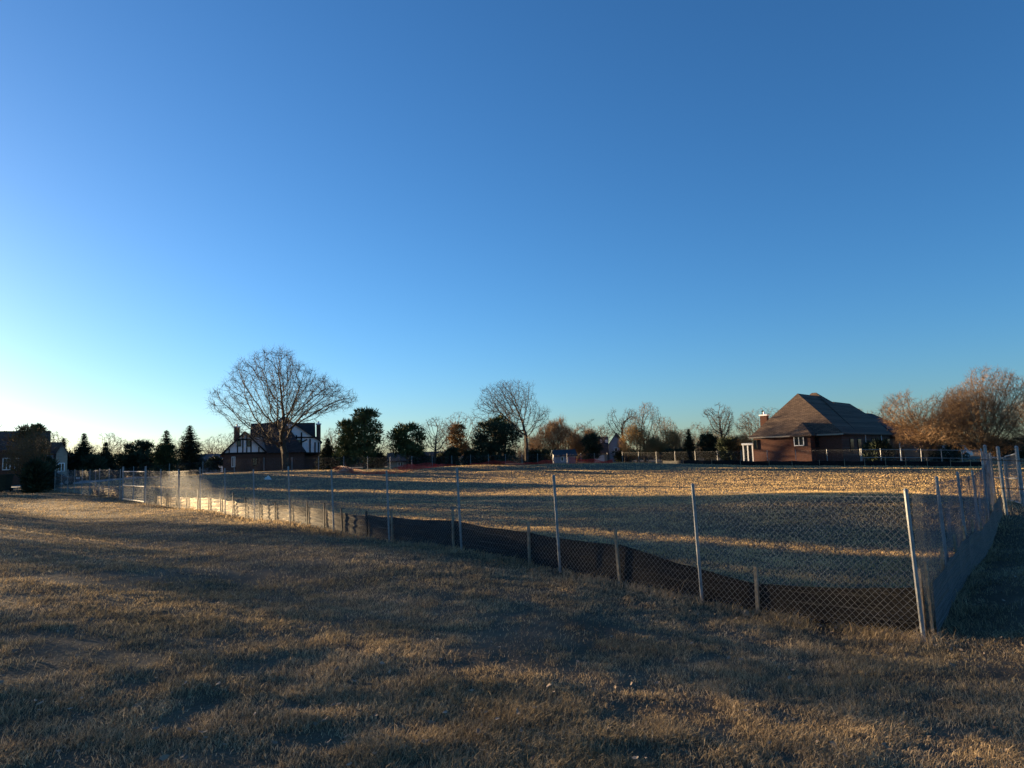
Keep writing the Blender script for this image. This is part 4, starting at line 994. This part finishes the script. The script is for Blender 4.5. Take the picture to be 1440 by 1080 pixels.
for i, (q_, t_, sc, lab) in enumerate(((22,90,1,'tall pine added out of view beyond the left edge to cast shade, nearest the road'),(26,92,1.1,'tall pine added out of view beyond the left edge to cast shade, in the middle of the row'),(30,90,1.05,'tall pine added out of view beyond the left edge to cast shade, next to the large house'))):
    p = SN*q_ + SD*t_; p.z = gz(p.x, p.y)
    if _occ_pine is None: _occ_pine = thing_tree('pine_tree', [('trunk', _t, M['bark']), ('crown', _c, M['needle_pine'])], p, lab, 'pines added beyond the left edge to cast shade')
    else: dup(_occ_pine, p, i*1.3, (sc, sc, sc), lab)

# ------------------------------------------------------------------ vehicles, bin, post
def car(name, label, px, Y, rot, m, van=False):
    gl = onground(px, Y); r = empty(name, gl, label, 'van' if van else 'car'); r.rotation_euler = (0,0,rot)
    def part(nm, mb, mm, par=r, sm=False):
        o = bpy.data.objects.new(nm, mb.mesh(nm, mm, sm)); C.objects.link(o); o.parent = par; return o
    L, Wd = (5.2, 1.95) if van else (4.5, 1.75)
    prof = [(-L/2,.35),(L/2,.35),(L/2,.7),(L*.47,.95),(L*.36,1.05),(L*.22,1.9),(-L*.47,2.0),(-L/2,1.2)] if van else [(-L/2,.3),(L/2,.3),(L/2,.62),(L*.46,.78),(L*.26,.9),(L*.10,1.38),(-L*.18,1.45),(-L*.36,1.0),(-L*.48,.92),(-L/2,.7)]
    b = MB(); b.prism([(x, -Wd/2, z) for x, z in prof], Wd); body = part('body', b, m)
    gl_ = [(L*.19,1.08),(-L*.44,1.08),(-L*.44,1.75),(L*.16,1.72)] if van else [(L*.22,.92),(-L*.30,.98),(-L*.17,1.38),(L*.08,1.32)]
    g = MB(); g.prism([(x, -Wd/2-.012, z) for x, z in reversed(gl_)], Wd+.024); part('windows', g, M['glass'])
    for x in (-L*.31, L*.31):
        for y in (-Wd/2+.08, Wd/2-.08):
            w = MB(); w.tube((x, y-.11, .33), (x, y+.11, .33), .33, .33, 16); wo = part('wheel', w, M['rubber'])
            h = MB(); h.tube((x, y-.125, .33), (x, y+.125, .33), .18, .18, 10); part('rim', h, M['galv'], wo)
    for y in (-Wd*.36, Wd*.36):
        h = MB(); h.box(L/2-.05, L/2+.02, y-.16, y+.16, .62, .78); part('headlight', h, M['trim'])
car('parked_car', 'blue car parked in front of the small white house', 285, 112, 0.2, M['car_blue'])
car('parked_car', 'dark car parked on the drive left of the fence corner', 74, 72, .4, M['car_dark'])
car('parked_van', 'white van lit by the sun under the brown twiggy trees', 1343, 108, .25, M['car_white'], True)
car('parked_car', 'blue car in the shade left of the white van', 1312, 112, 0.1, M['car_blue'])
def bin_():
    gl = onground(6, 64); r = empty('wheeled_bin', gl, 'dark green wheeled bin by the pale road at the left edge', 'bin')
    for k, dx in enumerate((0,)):
        b = MB(); n = 0
        lo = [(-.27,-.3,.08),(.27,-.3,.08),(.27,.3,.08),(-.27,.3,.08)]; hi = [(-.36,-.38,1.25),(.36,-.38,1.25),(.36,.38,1.25),(-.36,.38,1.25)]
        b.v = lo+hi; b.f = [(3,2,1,0),(4,5,6,7),(0,1,5,4),(1,2,6,5),(2,3,7,6),(3,0,4,7)]
        def part(nm, mb, mm):
            o = bpy.data.objects.new(nm, mb.mesh(nm, mm)); C.objects.link(o); o.parent = r
        part('body', b, M['bin']); l_ = MB(); l_.box(-.4,.4,-.44,.42,1.255,1.33); l_.box(-.34,.34,.42,.5,1.2,1.26); part('lid', l_, M['bin'])
        for sx in (-.3, .3):
            w = MB(); w.tube((sx-.05,.3,.13),(sx+.05,.3,.13),.13,.13,12); part('wheel', w, M['rubber'])
    r.scale = (1.5,1.2,1.15)
bin_()
p = gv(W(1267, 640, 76)); mb = MB(); mb.tube(p, p+Vector((0,0,2.4)), .09, .09, 8); mb.box(p.x-.05, p.x+.4, p.y-.06, p.y+.06, p.z+2.0, p.z+2.12)
o = mb.build('marker_post', M['trim']); tag(o, 'short white post with an arm rising above the railed fence', 'post')
